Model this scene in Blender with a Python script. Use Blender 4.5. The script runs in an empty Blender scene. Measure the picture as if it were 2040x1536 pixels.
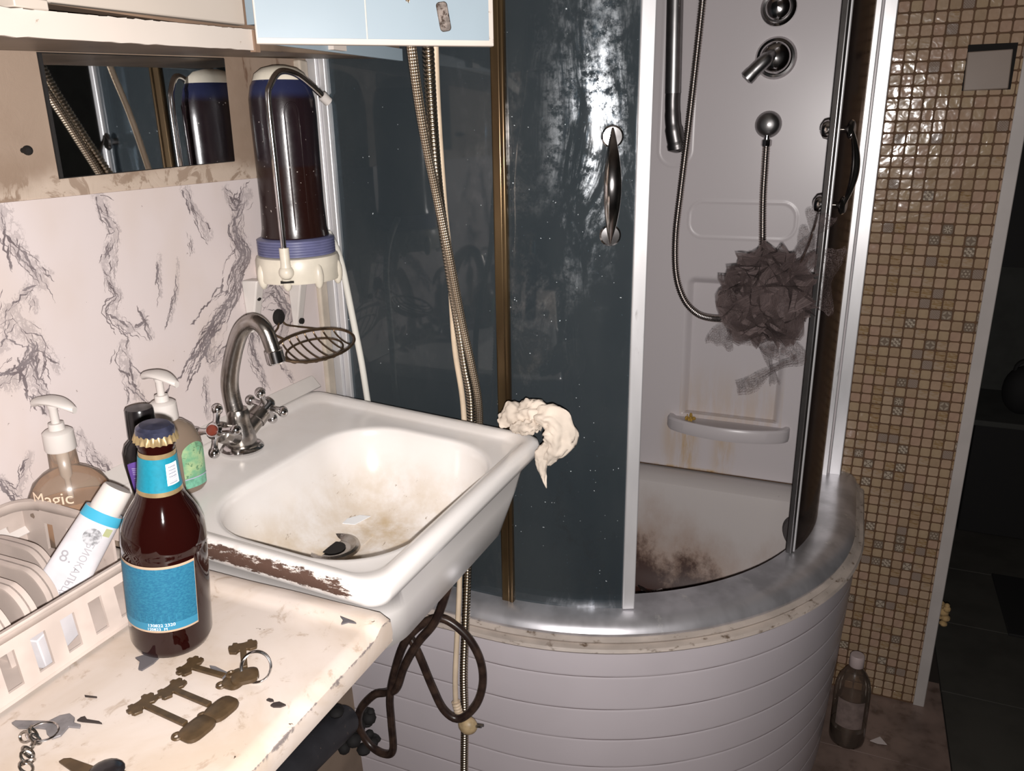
import bpy, bmesh, math, random
from mathutils import Vector, Matrix, noise as mnoise

C = bpy.context.scene.collection
S = bpy.context.scene
PI = math.pi
rnd = random.Random(7)

# ------------------------------------------------------------------ camera
H = 1.38147                                   # lens height above the floor; the lens stands at (0, 0, H)
F = 1584.92                                   # focal length in pixels of the 2040 x 1536 frame
RX = Vector((0.9225, 0.3857, -0.0157))
UP = Vector((-0.1063, 0.2929, 0.9502))
BK = Vector((0.3711, -0.8749, 0.3112))
cam_data = bpy.data.cameras.new('camera')
cam_data.sensor_width = 36
cam_data.lens = 36 * F / 2040
cam_data.clip_start = 0.01
cam = bpy.data.objects.new('camera', cam_data)
C.objects.link(cam)
cam.matrix_world = Matrix(((RX.x, UP.x, BK.x, 0), (RX.y, UP.y, BK.y, 0), (RX.z, UP.z, BK.z, H), (0, 0, 0, 1)))
S.camera = cam

# ------------------------------------------------------------------ world, lamp, exposure
world = bpy.data.worlds.new('world')
S.world = world
world.use_nodes = True
world.node_tree.nodes['Background'].inputs[0].default_value = (0.9, 0.95, 1.0, 1)
world.node_tree.nodes['Background'].inputs[1].default_value = 0.012
ld = bpy.data.lights.new('phone_flash', 'AREA')        # the phone's own flash, just below the lens
ld.shape = 'DISK'
ld.size = 0.009
ld.energy = 18.0
ld.color = (1.0, 0.955, 0.93)
flash = bpy.data.objects.new('phone_flash', ld)
C.objects.link(flash)
fm = cam.matrix_world.copy()
fm.translation = Vector((0, 0, H)) - UP * 0.017 + RX * 0.004 - BK * 0.002
flash.matrix_world = fm
S.view_settings.view_transform = 'Standard'
S.view_settings.look = 'None'
S.view_settings.gamma = 1
S.view_settings.exposure = 0.0
S.view_settings.use_curve_mapping = False

# key planes of the room (metres)
XL = -0.80       # left wall
YM = 1.8816      # mosaic wall
YE = 1.085       # where the marble panel ends and the shower begins
ZS = 0.973       # sink rim
ZC = 0.940       # enamel worktop


def ray(u, v):
    return RX * ((u - 1020) / F) - UP * ((v - 768) / F) - BK


def az(u, v, z):
    d = ray(u, v); k = (z - H) / d.z
    return Vector((d.x * k, d.y * k, z))


def ay(u, v, y):
    d = ray(u, v); k = y / d.y
    return Vector((d.x * k, y, H + d.z * k))


def ax(u, v, x):
    d = ray(u, v); k = x / d.x
    return Vector((x, d.y * k, H + d.z * k))


# ------------------------------------------------------------------ materials
class NT:
    def __init__(s, name):
        s.m = bpy.data.materials.new(name); s.m.use_nodes = True
        s.t = s.m.node_tree; s.t.nodes.clear()
        s.out = s.t.nodes.new('ShaderNodeOutputMaterial')
        s.tc = None

    def n(s, typ, **kw):
        x = s.t.nodes.new(typ)
        for k, v in kw.items():
            setattr(x, k, v)
        return x

    def put(s, sock, val):
        if isinstance(val, bpy.types.NodeSocket):
            s.t.links.new(val, sock)
        else:
            if sock.type == 'RGBA' and len(val) == 3:
                val = (*val, 1)
            sock.default_value = val

    def co(s, which='Object'):
        if s.tc is None:
            s.tc = s.n('ShaderNodeTexCoord')
        return s.tc.outputs[which]

    def math(s, op, a, b=0.0, c=None):
        x = s.n('ShaderNodeMath', operation=op)
        s.put(x.inputs[0], a); s.put(x.inputs[1], b)
        if c is not None: s.put(x.inputs[2], c)
        return x.outputs[0]

    def mapv(s, vec, scale=(1, 1, 1), rot=(0, 0, 0), loc=(0, 0, 0)):
        x = s.n('ShaderNodeMapping')
        s.put(x.inputs['Vector'], vec); x.inputs['Scale'].default_value = scale
        x.inputs['Rotation'].default_value = rot; x.inputs['Location'].default_value = loc
        return x.outputs[0]

    def noise(s, scale, vec=None, detail=3, rough=0.55, dist=0.0):
        x = s.n('ShaderNodeTexNoise')
        s.put(x.inputs['Vector'], vec if vec is not None else s.co())
        x.inputs['Scale'].default_value = scale; x.inputs['Detail'].default_value = detail
        x.inputs['Roughness'].default_value = rough; x.inputs['Distortion'].default_value = dist
        return x.outputs[0]

    def ramp(s, fac, lo, hi, a=0.0, b=1.0):
        x = s.n('ShaderNodeMapRange'); x.interpolation_type = 'SMOOTHSTEP'
        s.put(x.inputs[0], fac)
        x.inputs[1].default_value = lo; x.inputs[2].default_value = hi
        x.inputs[3].default_value = a; x.inputs[4].default_value = b
        return x.outputs[0]

    def mix(s, fac, a, b):
        x = s.n('ShaderNodeMix', data_type='RGBA')
        s.put(x.inputs[0], fac); s.put(x.inputs[6], a); s.put(x.inputs[7], b)
        return x.outputs[2]

    def bump(s, h, strength=0.3, dist=0.001):
        x = s.n('ShaderNodeBump')
        x.inputs['Strength'].default_value = strength; x.inputs['Distance'].default_value = dist
        s.put(x.inputs['Height'], h)
        return x.outputs[0]

    def attr(s, name):
        x = s.n('ShaderNodeAttribute', attribute_name=name)
        return x.outputs['Fac']

    def bsdf(s, col, rough=0.5, metal=0.0, spec=0.5, normal=None, trans=0.0, ior=1.45, coat=0.0, alpha=None, sheen=0.0):
        x = s.n('ShaderNodeBsdfPrincipled')
        s.put(x.inputs['Base Color'], col); s.put(x.inputs['Roughness'], rough)
        s.put(x.inputs['Metallic'], metal); s.put(x.inputs['Specular IOR Level'], spec)
        s.put(x.inputs['Transmission Weight'], trans); s.put(x.inputs['IOR'], ior)
        s.put(x.inputs['Coat Weight'], coat)
        if normal is not None: s.put(x.inputs['Normal'], normal)
        if alpha is not None: s.put(x.inputs['Alpha'], alpha)
        return x.outputs[0]

    def mixs(s, fac, a, b):
        x = s.n('ShaderNodeMixShader')
        s.put(x.inputs[0], fac); s.t.links.new(a, x.inputs[1]); s.t.links.new(b, x.inputs[2])
        return x.outputs[0]

    def transp(s, col):
        x = s.n('ShaderNodeBsdfTransparent'); s.put(x.inputs[0], col); return x.outputs[0]

    def glossy(s, col, rough, normal=None):
        x = s.n('ShaderNodeBsdfGlossy'); s.put(x.inputs[0], col); s.put(x.inputs['Roughness'], rough)
        if normal is not None: s.put(x.inputs['Normal'], normal)
        return x.outputs[0]

    def diffuse(s, col):
        x = s.n('ShaderNodeBsdfDiffuse'); s.put(x.inputs[0], col); return x.outputs[0]

    def done(s, shader):
        s.t.links.new(shader, s.out.inputs[0]); return s.m


def mat(name, col, rough=0.5, metal=0.0, spec=0.5, var=0.0, vscale=12, col2=None, bump=0.0, bscale=80, trans=0.0, coat=0.0, dirt=None, dscale=30, dlo=0.62, dhi=0.72, stretch=(1, 1, 1)):
    n = NT(name)
    c = col
    v = n.mapv(n.co(), stretch)
    if var:
        f = n.noise(vscale, v)
        c2 = col2 or tuple(x * (1 - var) for x in col)
        c = n.mix(n.ramp(f, 0.35, 0.68), col, c2)
    if dirt:
        f = n.noise(dscale, v, detail=6, rough=0.65)
        c = n.mix(n.ramp(f, dlo, dhi), c, dirt)
    nm = n.bump(n.noise(bscale, v), bump) if bump else None
    return n.done(n.bsdf(c, rough, metal, spec, nm, trans, coat=coat))


M = {}
M['white_plastic'] = mat('white plastic', (0.62, 0.575, 0.54), 0.35, var=0.08)
M['cream_plastic'] = mat('cream plastic', (0.72, 0.66, 0.55), 0.35, var=0.15, vscale=25)
M['beige_plastic'] = mat('beige basket plastic', (0.56, 0.47, 0.42), 0.45, var=0.2, vscale=18, dirt=(0.2, 0.12, 0.08), dscale=60, dlo=0.66, dhi=0.8)
M['acrylic'] = mat('shower acrylic', (0.57, 0.525, 0.535), 0.3, var=0.05, vscale=5, dirt=(0.25, 0.2, 0.17), dscale=140, dlo=0.74, dhi=0.8)
M['panel_grey'] = mat('skirt acrylic', (0.60, 0.55, 0.58), 0.28, var=0.06, vscale=4, dirt=(0.12, 0.09, 0.09), dscale=150, dlo=0.76, dhi=0.8)
M['groove_dirt'] = mat('grime in groove', (0.17, 0.135, 0.14), 0.7, var=0.7, vscale=9, col2=(0.36, 0.32, 0.33))
M['chrome'] = mat('chrome', (0.72, 0.70, 0.70), 0.14, 1.0, var=0.25, vscale=40)
M['dull_chrome'] = mat('limescaled chrome', (0.42, 0.395, 0.38), 0.27, 1.0, var=0.35, vscale=60, col2=(0.33, 0.30, 0.265), bump=0.25, bscale=220)
M['satin'] = mat('satin metal', (0.46, 0.45, 0.45), 0.33, 1.0, var=0.15, vscale=30)
M['dark_satin'] = mat('darkened satin metal', (0.20, 0.19, 0.19), 0.36, 1.0, var=0.15, vscale=30)
M['aluminium'] = mat('aluminium profile', (0.80, 0.79, 0.80), 0.42, 0.55, var=0.12, vscale=20, dirt=(0.3, 0.28, 0.27), dscale=50, dlo=0.62, dhi=0.8, stretch=(1, 1, 0.25))
M['track_metal'] = mat('track aluminium', (0.62, 0.61, 0.64), 0.38, 0.7, var=0.3, vscale=16, dirt=(0.75, 0.73, 0.72), dscale=24, dlo=0.6, dhi=0.75, stretch=(1, 1, 0.35))
M['brass_steel'] = mat('bronze tinted post', (0.17, 0.115, 0.058), 0.24, 0.7, var=0.4, vscale=14, col2=(0.085, 0.053, 0.026), stretch=(1, 1, 0.3))
M['steel_braid'] = mat('steel braid', (0.62, 0.56, 0.48), 0.28, 1.0, var=0.2)
M['rust_brass'] = mat('brown key metal', (0.080, 0.049, 0.024), 0.38, 0.2, var=0.3, vscale=90)
M['grey_key'] = mat('grey key steel', (0.22, 0.205, 0.21), 0.42, 0.35, var=0.3, vscale=90)
M['black_rubber'] = mat('black rubber', (0.022, 0.013, 0.011), 0.32, var=0.4, vscale=50, col2=(0.05, 0.03, 0.022))
M['black_plastic'] = mat('black plastic', (0.012, 0.010, 0.011), 0.22)
M['black_hole'] = mat('dark recess', (0.008, 0.006, 0.005), 0.9)
M['dark_wire'] = mat('stained wire', (0.13, 0.085, 0.05), 0.35, 0.7, var=0.5, vscale=60)
M['grey_disc'] = mat('dark grey rubber', (0.075, 0.065, 0.065), 0.7)
M['cord'] = mat('beige cord', (0.70, 0.56, 0.41), 0.45, var=0.15, vscale=30)
M['white_tube'] = mat('white tubing', (0.70, 0.68, 0.62), 0.35)
M['pvc_grey'] = mat('grey drain pipe', (0.045, 0.045, 0.052), 0.5, var=0.3, dirt=(0.16, 0.12, 0.10), dscale=70)
M['purple_label'] = mat('purple paper', (0.13, 0.07, 0.30), 0.4)
M['print_pale'] = mat('pale print', (0.42, 0.38, 0.55), 0.5)
M['print_white'] = mat('white print', (0.80, 0.82, 0.84), 0.5)
M['print_grey'] = mat('grey print', (0.33, 0.32, 0.34), 0.5)
M['print_black'] = mat('black print', (0.05, 0.05, 0.10), 0.5)
M['print_peach'] = mat('peach print', (0.74, 0.56, 0.42), 0.5)
M['gold_foil'] = mat('gold foil', (0.42, 0.31, 0.16), 0.35, 0.6, var=0.25, vscale=80)
M['blue_cap'] = mat('blue crown cap', (0.07, 0.075, 0.13), 0.22, 0.6, var=0.4, vscale=120)
M['cyan_foil'] = mat('cyan label', (0.006, 0.175, 0.25), 0.45, var=0.12, vscale=300)
M['blue_paper'] = mat('blue label paper', (0.007, 0.095, 0.180), 0.55, var=0.35, vscale=420, col2=(0.018, 0.145, 0.23), stretch=(1, 1, 2))
M['light_blue'] = mat('light blue strip', (0.028, 0.18, 0.29), 0.55)
M['tan_line'] = mat('tan border', (0.42, 0.30, 0.21), 0.5)
M['green_label'] = mat('green herb label', (0.13, 0.34, 0.20), 0.45, var=0.5, vscale=75, col2=(0.38, 0.50, 0.26), dirt=(0.10, 0.22, 0.12), dscale=150, dlo=0.55, dhi=0.62)
M['green_plain'] = mat('mint green paper', (0.17, 0.43, 0.30), 0.45, var=0.3, vscale=200)
M['tube_white'] = mat('tube laminate', (0.60, 0.58, 0.60), 0.4, var=0.12, vscale=30, bump=0.2, bscale=40)
M['tube_blue'] = mat('blue band', (0.05, 0.34, 0.50), 0.4)
M['tube_grey'] = mat('grey picture', (0.48, 0.48, 0.50), 0.4, var=0.6, vscale=260)
M['tube_lime'] = mat('lime patch', (0.38, 0.40, 0.22), 0.4)
M['rag'] = mat('damp off white cloth', (0.66, 0.57, 0.48), 0.85, var=0.2, vscale=25, bump=0.35, bscale=160)
M['paper'] = mat('scrap paper', (0.55, 0.48, 0.46), 0.8)
M['paint_chip'] = mat('grey chip', (0.10, 0.09, 0.095), 0.7)
M['dark_chip'] = mat('dark flake', (0.03, 0.022, 0.02), 0.6)
M['cab_cream'] = mat('cream paint', (0.58, 0.505, 0.435), 0.45, var=0.06, vscale=6, dirt=(0.42, 0.33, 0.26), dscale=22, dlo=0.68, dhi=0.76)
M['cab_white'] = mat('white ledge paint', (0.66, 0.585, 0.52), 0.5, var=0.06, vscale=8, dirt=(0.32, 0.22, 0.15), dscale=32, dlo=0.66, dhi=0.70)
M['cab_blue'] = mat('pale blue laminate', (0.325, 0.405, 0.46), 0.4, var=0.05, vscale=8, dirt=(0.45, 0.43, 0.38), dscale=30, dlo=0.70, dhi=0.8)
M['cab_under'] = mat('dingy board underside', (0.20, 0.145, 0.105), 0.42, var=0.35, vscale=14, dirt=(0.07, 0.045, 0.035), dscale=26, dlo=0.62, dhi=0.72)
M['old_wood'] = mat('brown gap', (0.26, 0.17, 0.115), 0.8, var=0.3)
M['mirror'] = mat('mirror silver', (0.82, 0.84, 0.86), 0.02, 1.0)
M['lower_wall'] = mat('stained wall paint', (0.30, 0.225, 0.17), 0.75, var=0.3, vscale=7, dirt=(0.06, 0.04, 0.025), dscale=16, dlo=0.58, dhi=0.74)
M['trim_white'] = mat('white corner trim', (0.46, 0.42, 0.40), 0.5, var=0.08)
M['trim_beige'] = mat('beige corner trim', (0.52, 0.45, 0.37), 0.5, var=0.2, vscale=20, dirt=(0.2, 0.15, 0.1), dscale=60, dlo=0.68, dhi=0.76)
M['grout'] = mat('brown grout', (0.12, 0.062, 0.03), 0.8, var=0.25, vscale=60)
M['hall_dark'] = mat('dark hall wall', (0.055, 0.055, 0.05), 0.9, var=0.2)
M['hall_black'] = mat('black fabric and opening shade', (0.012, 0.011, 0.011), 0.8)
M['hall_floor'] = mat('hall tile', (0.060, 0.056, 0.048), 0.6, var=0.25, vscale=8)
M['floor_tile'] = mat('bathroom floor tile', (0.22, 0.155, 0.13), 0.4, var=0.4, vscale=9, dirt=(0.10, 0.065, 0.05), dscale=18, dlo=0.5, dhi=0.7)
M['floor_grout'] = mat('floor grout', (0.03, 0.022, 0.018), 0.9)
M['room_paint'] = mat('dull beige paint', (0.30, 0.26, 0.22), 0.8, var=0.1)
M['foam'] = mat('yellow foam', (0.42, 0.28, 0.13), 0.95, var=0.4, vscale=60, bump=0.8, bscale=120)
M['scale_yellow'] = mat('yellow residue', (0.50, 0.30, 0.06), 0.4, var=0.4, vscale=200)
M['plate'] = mat('beige cover plate', (0.27, 0.215, 0.18), 0.35, var=0.05)
M['red_cap'] = mat('dark red cap', (0.17, 0.035, 0.02), 0.3)
M['dirty_cream'] = mat('grimy flange', (0.50, 0.43, 0.38), 0.5, var=0.25, vscale=12, dirt=(0.13, 0.09, 0.06), dscale=40, dlo=0.56, dhi=0.7, stretch=(1, 1, 3))


def make_special():
    # marble print: a net of fine veins only where the vertex mask allows them
    n = NT('marble print')
    co = n.mapv(n.co(), (1, 1, 0.62), (0.45, 0, 0))
    w1 = n.n('ShaderNodeTexNoise'); n.put(w1.inputs['Vector'], co); w1.inputs['Scale'].default_value = 42; w1.inputs['Detail'].default_value = 5; w1.inputs['Roughness'].default_value = 0.68
    wv = n.n('ShaderNodeVectorMath', operation='MULTIPLY_ADD'); n.put(wv.inputs[0], w1.outputs['Color']); wv.inputs[1].default_value = (0.036, 0.036, 0.036); n.put(wv.inputs[2], co)
    mask = n.attr('vein')
    net = None
    for sc, wid in ((58, 0.10), (125, 0.13)):
        vo = n.n('ShaderNodeTexVoronoi', feature='DISTANCE_TO_EDGE'); n.put(vo.inputs['Vector'], wv.outputs[0]); vo.inputs['Scale'].default_value = sc
        ln = n.ramp(n.math('SUBTRACT', vo.outputs['Distance'], n.math('MULTIPLY', mask, wid)), -0.05, 0.015, 1, 0)
        net = ln if net is None else n.math('MAXIMUM', net, n.math('MULTIPLY', ln, 0.85))
    gate = n.math('ADD', mask, n.math('MULTIPLY', n.math('SUBTRACT', n.noise(30, co, 5, 0.7), 0.5), 2.4))
    v = n.math('MULTIPLY', net, n.ramp(gate, 0.38, 0.62))
    v = n.math('MULTIPLY', v, n.ramp(mask, 0.05, 0.16))
    soft = n.math('MULTIPLY', n.ramp(n.math('ADD', mask, n.math('MULTIPLY', n.math('SUBTRACT', n.noise(22, co, 5, 0.7), 0.5), 1.2)), 0.80, 1.15), 0.38)
    v = n.math('MULTIPLY', n.math('MAXIMUM', n.math('MULTIPLY', v, 0.42), soft), 0.85)
    cloud = n.ramp(n.noise(9, co, 3), 0.4, 0.7)
    base = n.mix(cloud, (0.660, 0.580, 0.565), (0.63, 0.54, 0.505))
    specks = n.ramp(n.noise(160, None, 2), 0.76, 0.79)
    base = n.mix(specks, base, (0.36, 0.30, 0.28))
    c = n.mix(v, base, (0.155, 0.125, 0.135))
    M['marble'] = n.done(n.bsdf(c, 0.38, spec=0.3))

    # plaster above the panel
    n = NT('old plaster')
    f = n.noise(7, None, 5, 0.6)
    g = n.noise(30, None, 6, 0.7, 1.0)
    sp = n.n('ShaderNodeSeparateXYZ'); n.put(sp.inputs[0], n.co())
    low = n.ramp(n.math('ADD', sp.outputs[2], n.math('MULTIPLY', f, 0.07)), 1.355, 1.385, 1, 0)
    c = n.mix(n.ramp(f, 0.4, 0.65), (0.33, 0.245, 0.185), (0.28, 0.20, 0.145))
    c = n.mix(n.math('MULTIPLY', low, n.ramp(g, 0.42, 0.50)), c, (0.52, 0.42, 0.34))
    c = n.mix(n.ramp(n.noise(16, n.mapv(n.co(), (1, 1.6, 0.4)), 5, 0.7), 0.64, 0.72), c, (0.17, 0.10, 0.065))
    M['plaster'] = n.done(n.bsdf(c, 0.7, normal=n.bump(g, 0.3, 0.002)))

    # enamel of the sink, with limescale and rust where the vertex masks say
    n = NT('stained enamel')
    st = n.attr('stain'); ru = n.attr('rust')
    f = n.noise(16, None, 5, 0.65)
    g = n.noise(70, None, 6, 0.7, 0.8)
    c = n.mix(n.math('MULTIPLY', st, n.ramp(f, 0.25, 0.65)), (0.76, 0.725, 0.70), (0.50, 0.385, 0.25))
    scr = n.ramp(n.noise(75, n.mapv(n.co(), (1, 0.35, 1), (0, 0, 0.7)), 5, 0.78), 0.635, 0.665)
    c = n.mix(n.math('MULTIPLY', n.math('MULTIPLY', scr, n.ramp(st, 0.05, 0.5)), 0.8), c, (0.26, 0.19, 0.13))
    r = n.ramp(n.math('ADD', n.math('MULTIPLY', ru, 0.42), n.math('MULTIPLY', n.noise(110, n.mapv(n.co(), (0.45, 1, 1.5)), 7, 0.78), 0.9)), 0.745, 0.80)
    r2 = n.ramp(n.math('ADD', n.math('MULTIPLY', ru, 0.42), n.math('MULTIPLY', g, 0.9)), 0.58, 0.86)
    c = n.mix(n.math('MULTIPLY', r2, 0.45), c, (0.46, 0.32, 0.24))
    c = n.mix(r, c, (0.075, 0.038, 0.026))
    rough = n.math('ADD', 0.2, n.math('MULTIPLY', r, 0.6))
    M['enamel'] = n.done(n.bsdf(c, rough, normal=n.bump(n.math('MULTIPLY', r, g), 0.5, 0.002)))

    # worn worktop enamel
    n = NT('worn worktop enamel')
    f = n.noise(9, None, 5, 0.6, 0.6)
    g = n.noise(45, None, 6, 0.72, 0.5)
    c = n.mix(n.ramp(f, 0.35, 0.7), (0.55, 0.475, 0.425), (0.465, 0.375, 0.30))
    c = n.mix(n.math('MULTIPLY', n.ramp(g, 0.56, 0.68), 0.6), c, (0.31, 0.225, 0.16))
    c = n.mix(n.ramp(n.noise(90, None, 3), 0.735, 0.75), c, (0.10, 0.07, 0.05))
    ch = n.attr('chip')
    c = n.mix(n.ramp(n.math('ADD', n.math('MULTIPLY', ch, 0.45), n.math('MULTIPLY', g, 0.6)), 0.66, 0.72), c, (0.20, 0.17, 0.16))
    M['worktop'] = n.done(n.bsdf(c, 0.42, normal=n.bump(f, 0.15, 0.002)))

    # tinted shower glass with a film of lime
    def glass(name, streak):
        n = NT(name)
        co = n.co()
        film = n.noise(5, n.mapv(co, (1, 1, 0.5)), 4, 0.6)
        c = n.mix(n.ramp(film, 0.3, 0.7), (0.048, 0.060, 0.068), (0.068, 0.080, 0.086))
        specks = n.ramp(n.noise(170, co, 1), 0.775, 0.79)
        c = n.mix(specks, c, (0.55, 0.6, 0.62))
        dif = n.diffuse(c)
        body = n.mixs(n.math('ADD', 0.55, n.math('MULTIPLY', specks, 0.4)), n.transp((0.40, 0.475, 0.53)), dif)
        lime = n.noise(11, n.mapv(co, (1.4, 1.4, 0.45)), 8, 0.72, 0.9)
        lime2 = n.noise(60, co, 6, 0.75)
        lf = n.math('MULTIPLY', n.ramp(lime, 0.46, 0.68), n.ramp(lime2, 0.40, 0.62))
        body = n.mixs(n.math('MULTIPLY', lf, streak), body, n.glossy((0.85, 0.9, 0.95), 0.22))
        fr = n.n('ShaderNodeFresnel'); fr.inputs[0].default_value = 1.5
        body = n.mixs(n.math('MULTIPLY', fr.outputs[0], 0.8), body, n.glossy((1, 1, 1), 0.045))
        return n.done(body)
    M['dark_glass'] = glass('tinted shower glass', 0.04)
    M['door_glass'] = glass('limescaled door glass', 0.33)
    n = NT('smoked edge glass')
    fr = n.n('ShaderNodeFresnel'); fr.inputs[0].default_value = 1.45
    b = n.mixs(0.35, n.transp((0.34, 0.31, 0.30)), n.diffuse((0.040, 0.030, 0.030)))
    M['smoke_glass'] = n.done(n.mixs(n.math('MULTIPLY', fr.outputs[0], 0.45), b, n.glossy((1, 0.9, 0.8), 0.16)))

    # amber bottle glass
    n = NT('amber bottle glass')
    M['amber'] = n.done(n.bsdf((0.018, 0.0028, 0.0022), 0.05, trans=0.35, ior=1.5))
    # cloudy soap bottles
    def cloudy(name, col, op):
        n = NT(name)
        b = n.bsdf(col, 0.25)
        fr = n.n('ShaderNodeFresnel'); fr.inputs[0].default_value = 1.4
        x = n.mixs(op, n.transp((0.92, 0.86, 0.80)), b)
        return n.done(n.mixs(n.math('MULTIPLY', fr.outputs[0], 0.7), x, n.glossy((1, 1, 1), 0.08)))
    M['cloudy'] = cloudy('cloudy bottle plastic', (0.40, 0.32, 0.26), 0.25)
    M['peach_soap'] = mat('peach soap', (0.42, 0.25, 0.145), 0.2, var=0.1)
    M['grey_bottle'] = cloudy('grey tinted bottle plastic', (0.24, 0.18, 0.135), 0.75)
    M['dark_soap'] = mat('dark liquid', (0.015, 0.011, 0.009), 0.15)
    M['clear_pet'] = cloudy('scuffed clear plastic', (0.16, 0.13, 0.11), 0.22)
    M['dark_liquid'] = mat('brownish liquid', (0.10, 0.07, 0.055), 0.2, var=0.3, vscale=40)
    # filter housing: dark water column over a lower fill
    n = NT('filter housing plastic')
    sp = n.n('ShaderNodeSeparateXYZ'); n.put(sp.inputs[0], n.co())
    low = n.ramp(sp.outputs[2], 0.158, 0.162, 1, 0)
    top = n.ramp(sp.outputs[2], 0.245, 0.258)
    g = n.noise(40, None, 5, 0.7)
    c = n.mix(low, (0.013, 0.007, 0.009), (0.015, 0.005, 0.004))
    c = n.mix(top, c, (0.018, 0.022, 0.060))
    c = n.mix(n.ramp(n.noise(220, None, 1), 0.76, 0.78), c, (0.4, 0.36, 0.33))
    M['housing'] = n.done(n.bsdf(c, n.math('ADD', 0.12, n.math('MULTIPLY', g, 0.22)), normal=n.bump(g, 0.25, 0.0006)))
    M['blue_ring'] = mat('blue ribbed plastic', (0.145, 0.15, 0.275), 0.35, var=0.2, vscale=30)

    # tub: brown scum low down
    n = NT('scummed tub acrylic')
    sp = n.n('ShaderNodeSeparateXYZ'); n.put(sp.inputs[0], n.co())
    f = n.noise(8, n.mapv(n.co(), (1, 1, 0.6)), 6, 0.68)
    g = n.noise(50, None, 6, 0.75)
    h = n.math('ADD', sp.outputs[2], n.math('MULTIPLY', n.math('SUBTRACT', f, 0.5), -0.30))
    hx = n.math('ADD', h, n.math('MULTIPLY', n.math('SUBTRACT', sp.outputs[0], 0.05), 0.28))
    st = n.ramp(hx, 0.31, 0.56, 1, 0)
    c = n.mix(st, (0.56, 0.515, 0.50), (0.36, 0.235, 0.17))
    st2 = n.ramp(n.math('ADD', hx, n.math('MULTIPLY', n.math('SUBTRACT', g, 0.5), 0.12)), 0.335, 0.425, 1, 0)
    c = n.mix(st2, c, (0.055, 0.024, 0.018))
    c = n.mix(n.ramp(g, 0.70, 0.74), c, (0.18, 0.09, 0.05))
    M['tub'] = n.done(n.bsdf(c, 0.35))

    # shower wall panel with rust runs (vertex mask)
    n = NT('shower panel with rust runs')
    ru = n.attr('rust')
    f = n.noise(26, n.mapv(n.co(), (1.6, 1, 0.22)), 6, 0.7)
    c = n.mix(n.math('MULTIPLY', ru, n.ramp(f, 0.32, 0.62)), (0.57, 0.525, 0.535), (0.50, 0.33, 0.15))
    c = n.mix(n.ramp(n.math('ADD', n.math('MULTIPLY', ru, 0.4), n.math('MULTIPLY', f, 0.6)), 0.70, 0.78), c, (0.22, 0.11, 0.05))
    M['panel'] = n.done(n.bsdf(c, 0.32))

    # net of the bath puff
    def net(name, base, edge, scale):
        n = NT(name)
        v = n.n('ShaderNodeTexVoronoi', feature='DISTANCE_TO_EDGE')
        n.put(v.inputs['Vector'], n.mapv(n.co('UV'), (1, 1.6, 1))); v.inputs['Scale'].default_value = scale
        a = n.ramp(v.outputs['Distance'], 0.05, 0.12, edge, base)
        return n.done(n.mixs(a, n.transp((1, 1, 1)), n.bsdf((0.115, 0.083, 0.080), 0.75)))
    M['net_dense'] = net('dense bath net', 0.42, 0.85, 14)
    M['net_loose'] = net('loose bath net', 0.06, 0.62, 26)

    # hoses
    n = NT('braided steel hose')
    uv = n.co('UV'); sp = n.n('ShaderNodeSeparateXYZ'); n.put(sp.inputs[0], uv)
    a = n.math('SINE', n.math('ADD', n.math('MULTIPLY', sp.outputs[0], 6 * 2 * PI), n.math('MULTIPLY', sp.outputs[1], 900)))
    b = n.math('SINE', n.math('SUBTRACT', n.math('MULTIPLY', sp.outputs[0], 6 * 2 * PI), n.math('MULTIPLY', sp.outputs[1], 900)))
    w = n.math('MULTIPLY', a, b)
    c = n.mix(n.ramp(w, -0.4, 0.5), (0.20, 0.13, 0.075), (0.66, 0.58, 0.47))
    M['braid'] = n.done(n.bsdf(c, 0.36, 0.85, normal=n.bump(w, 0.5, 0.0008)))
    M['rib_hose'] = mat('ribbed metal hose', (0.52, 0.45, 0.36), 0.26, 1.0, var=0.2)
    M['shower_hose'] = mat('chrome shower hose', (0.60, 0.54, 0.51), 0.25, 1.0)


make_special()


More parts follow.
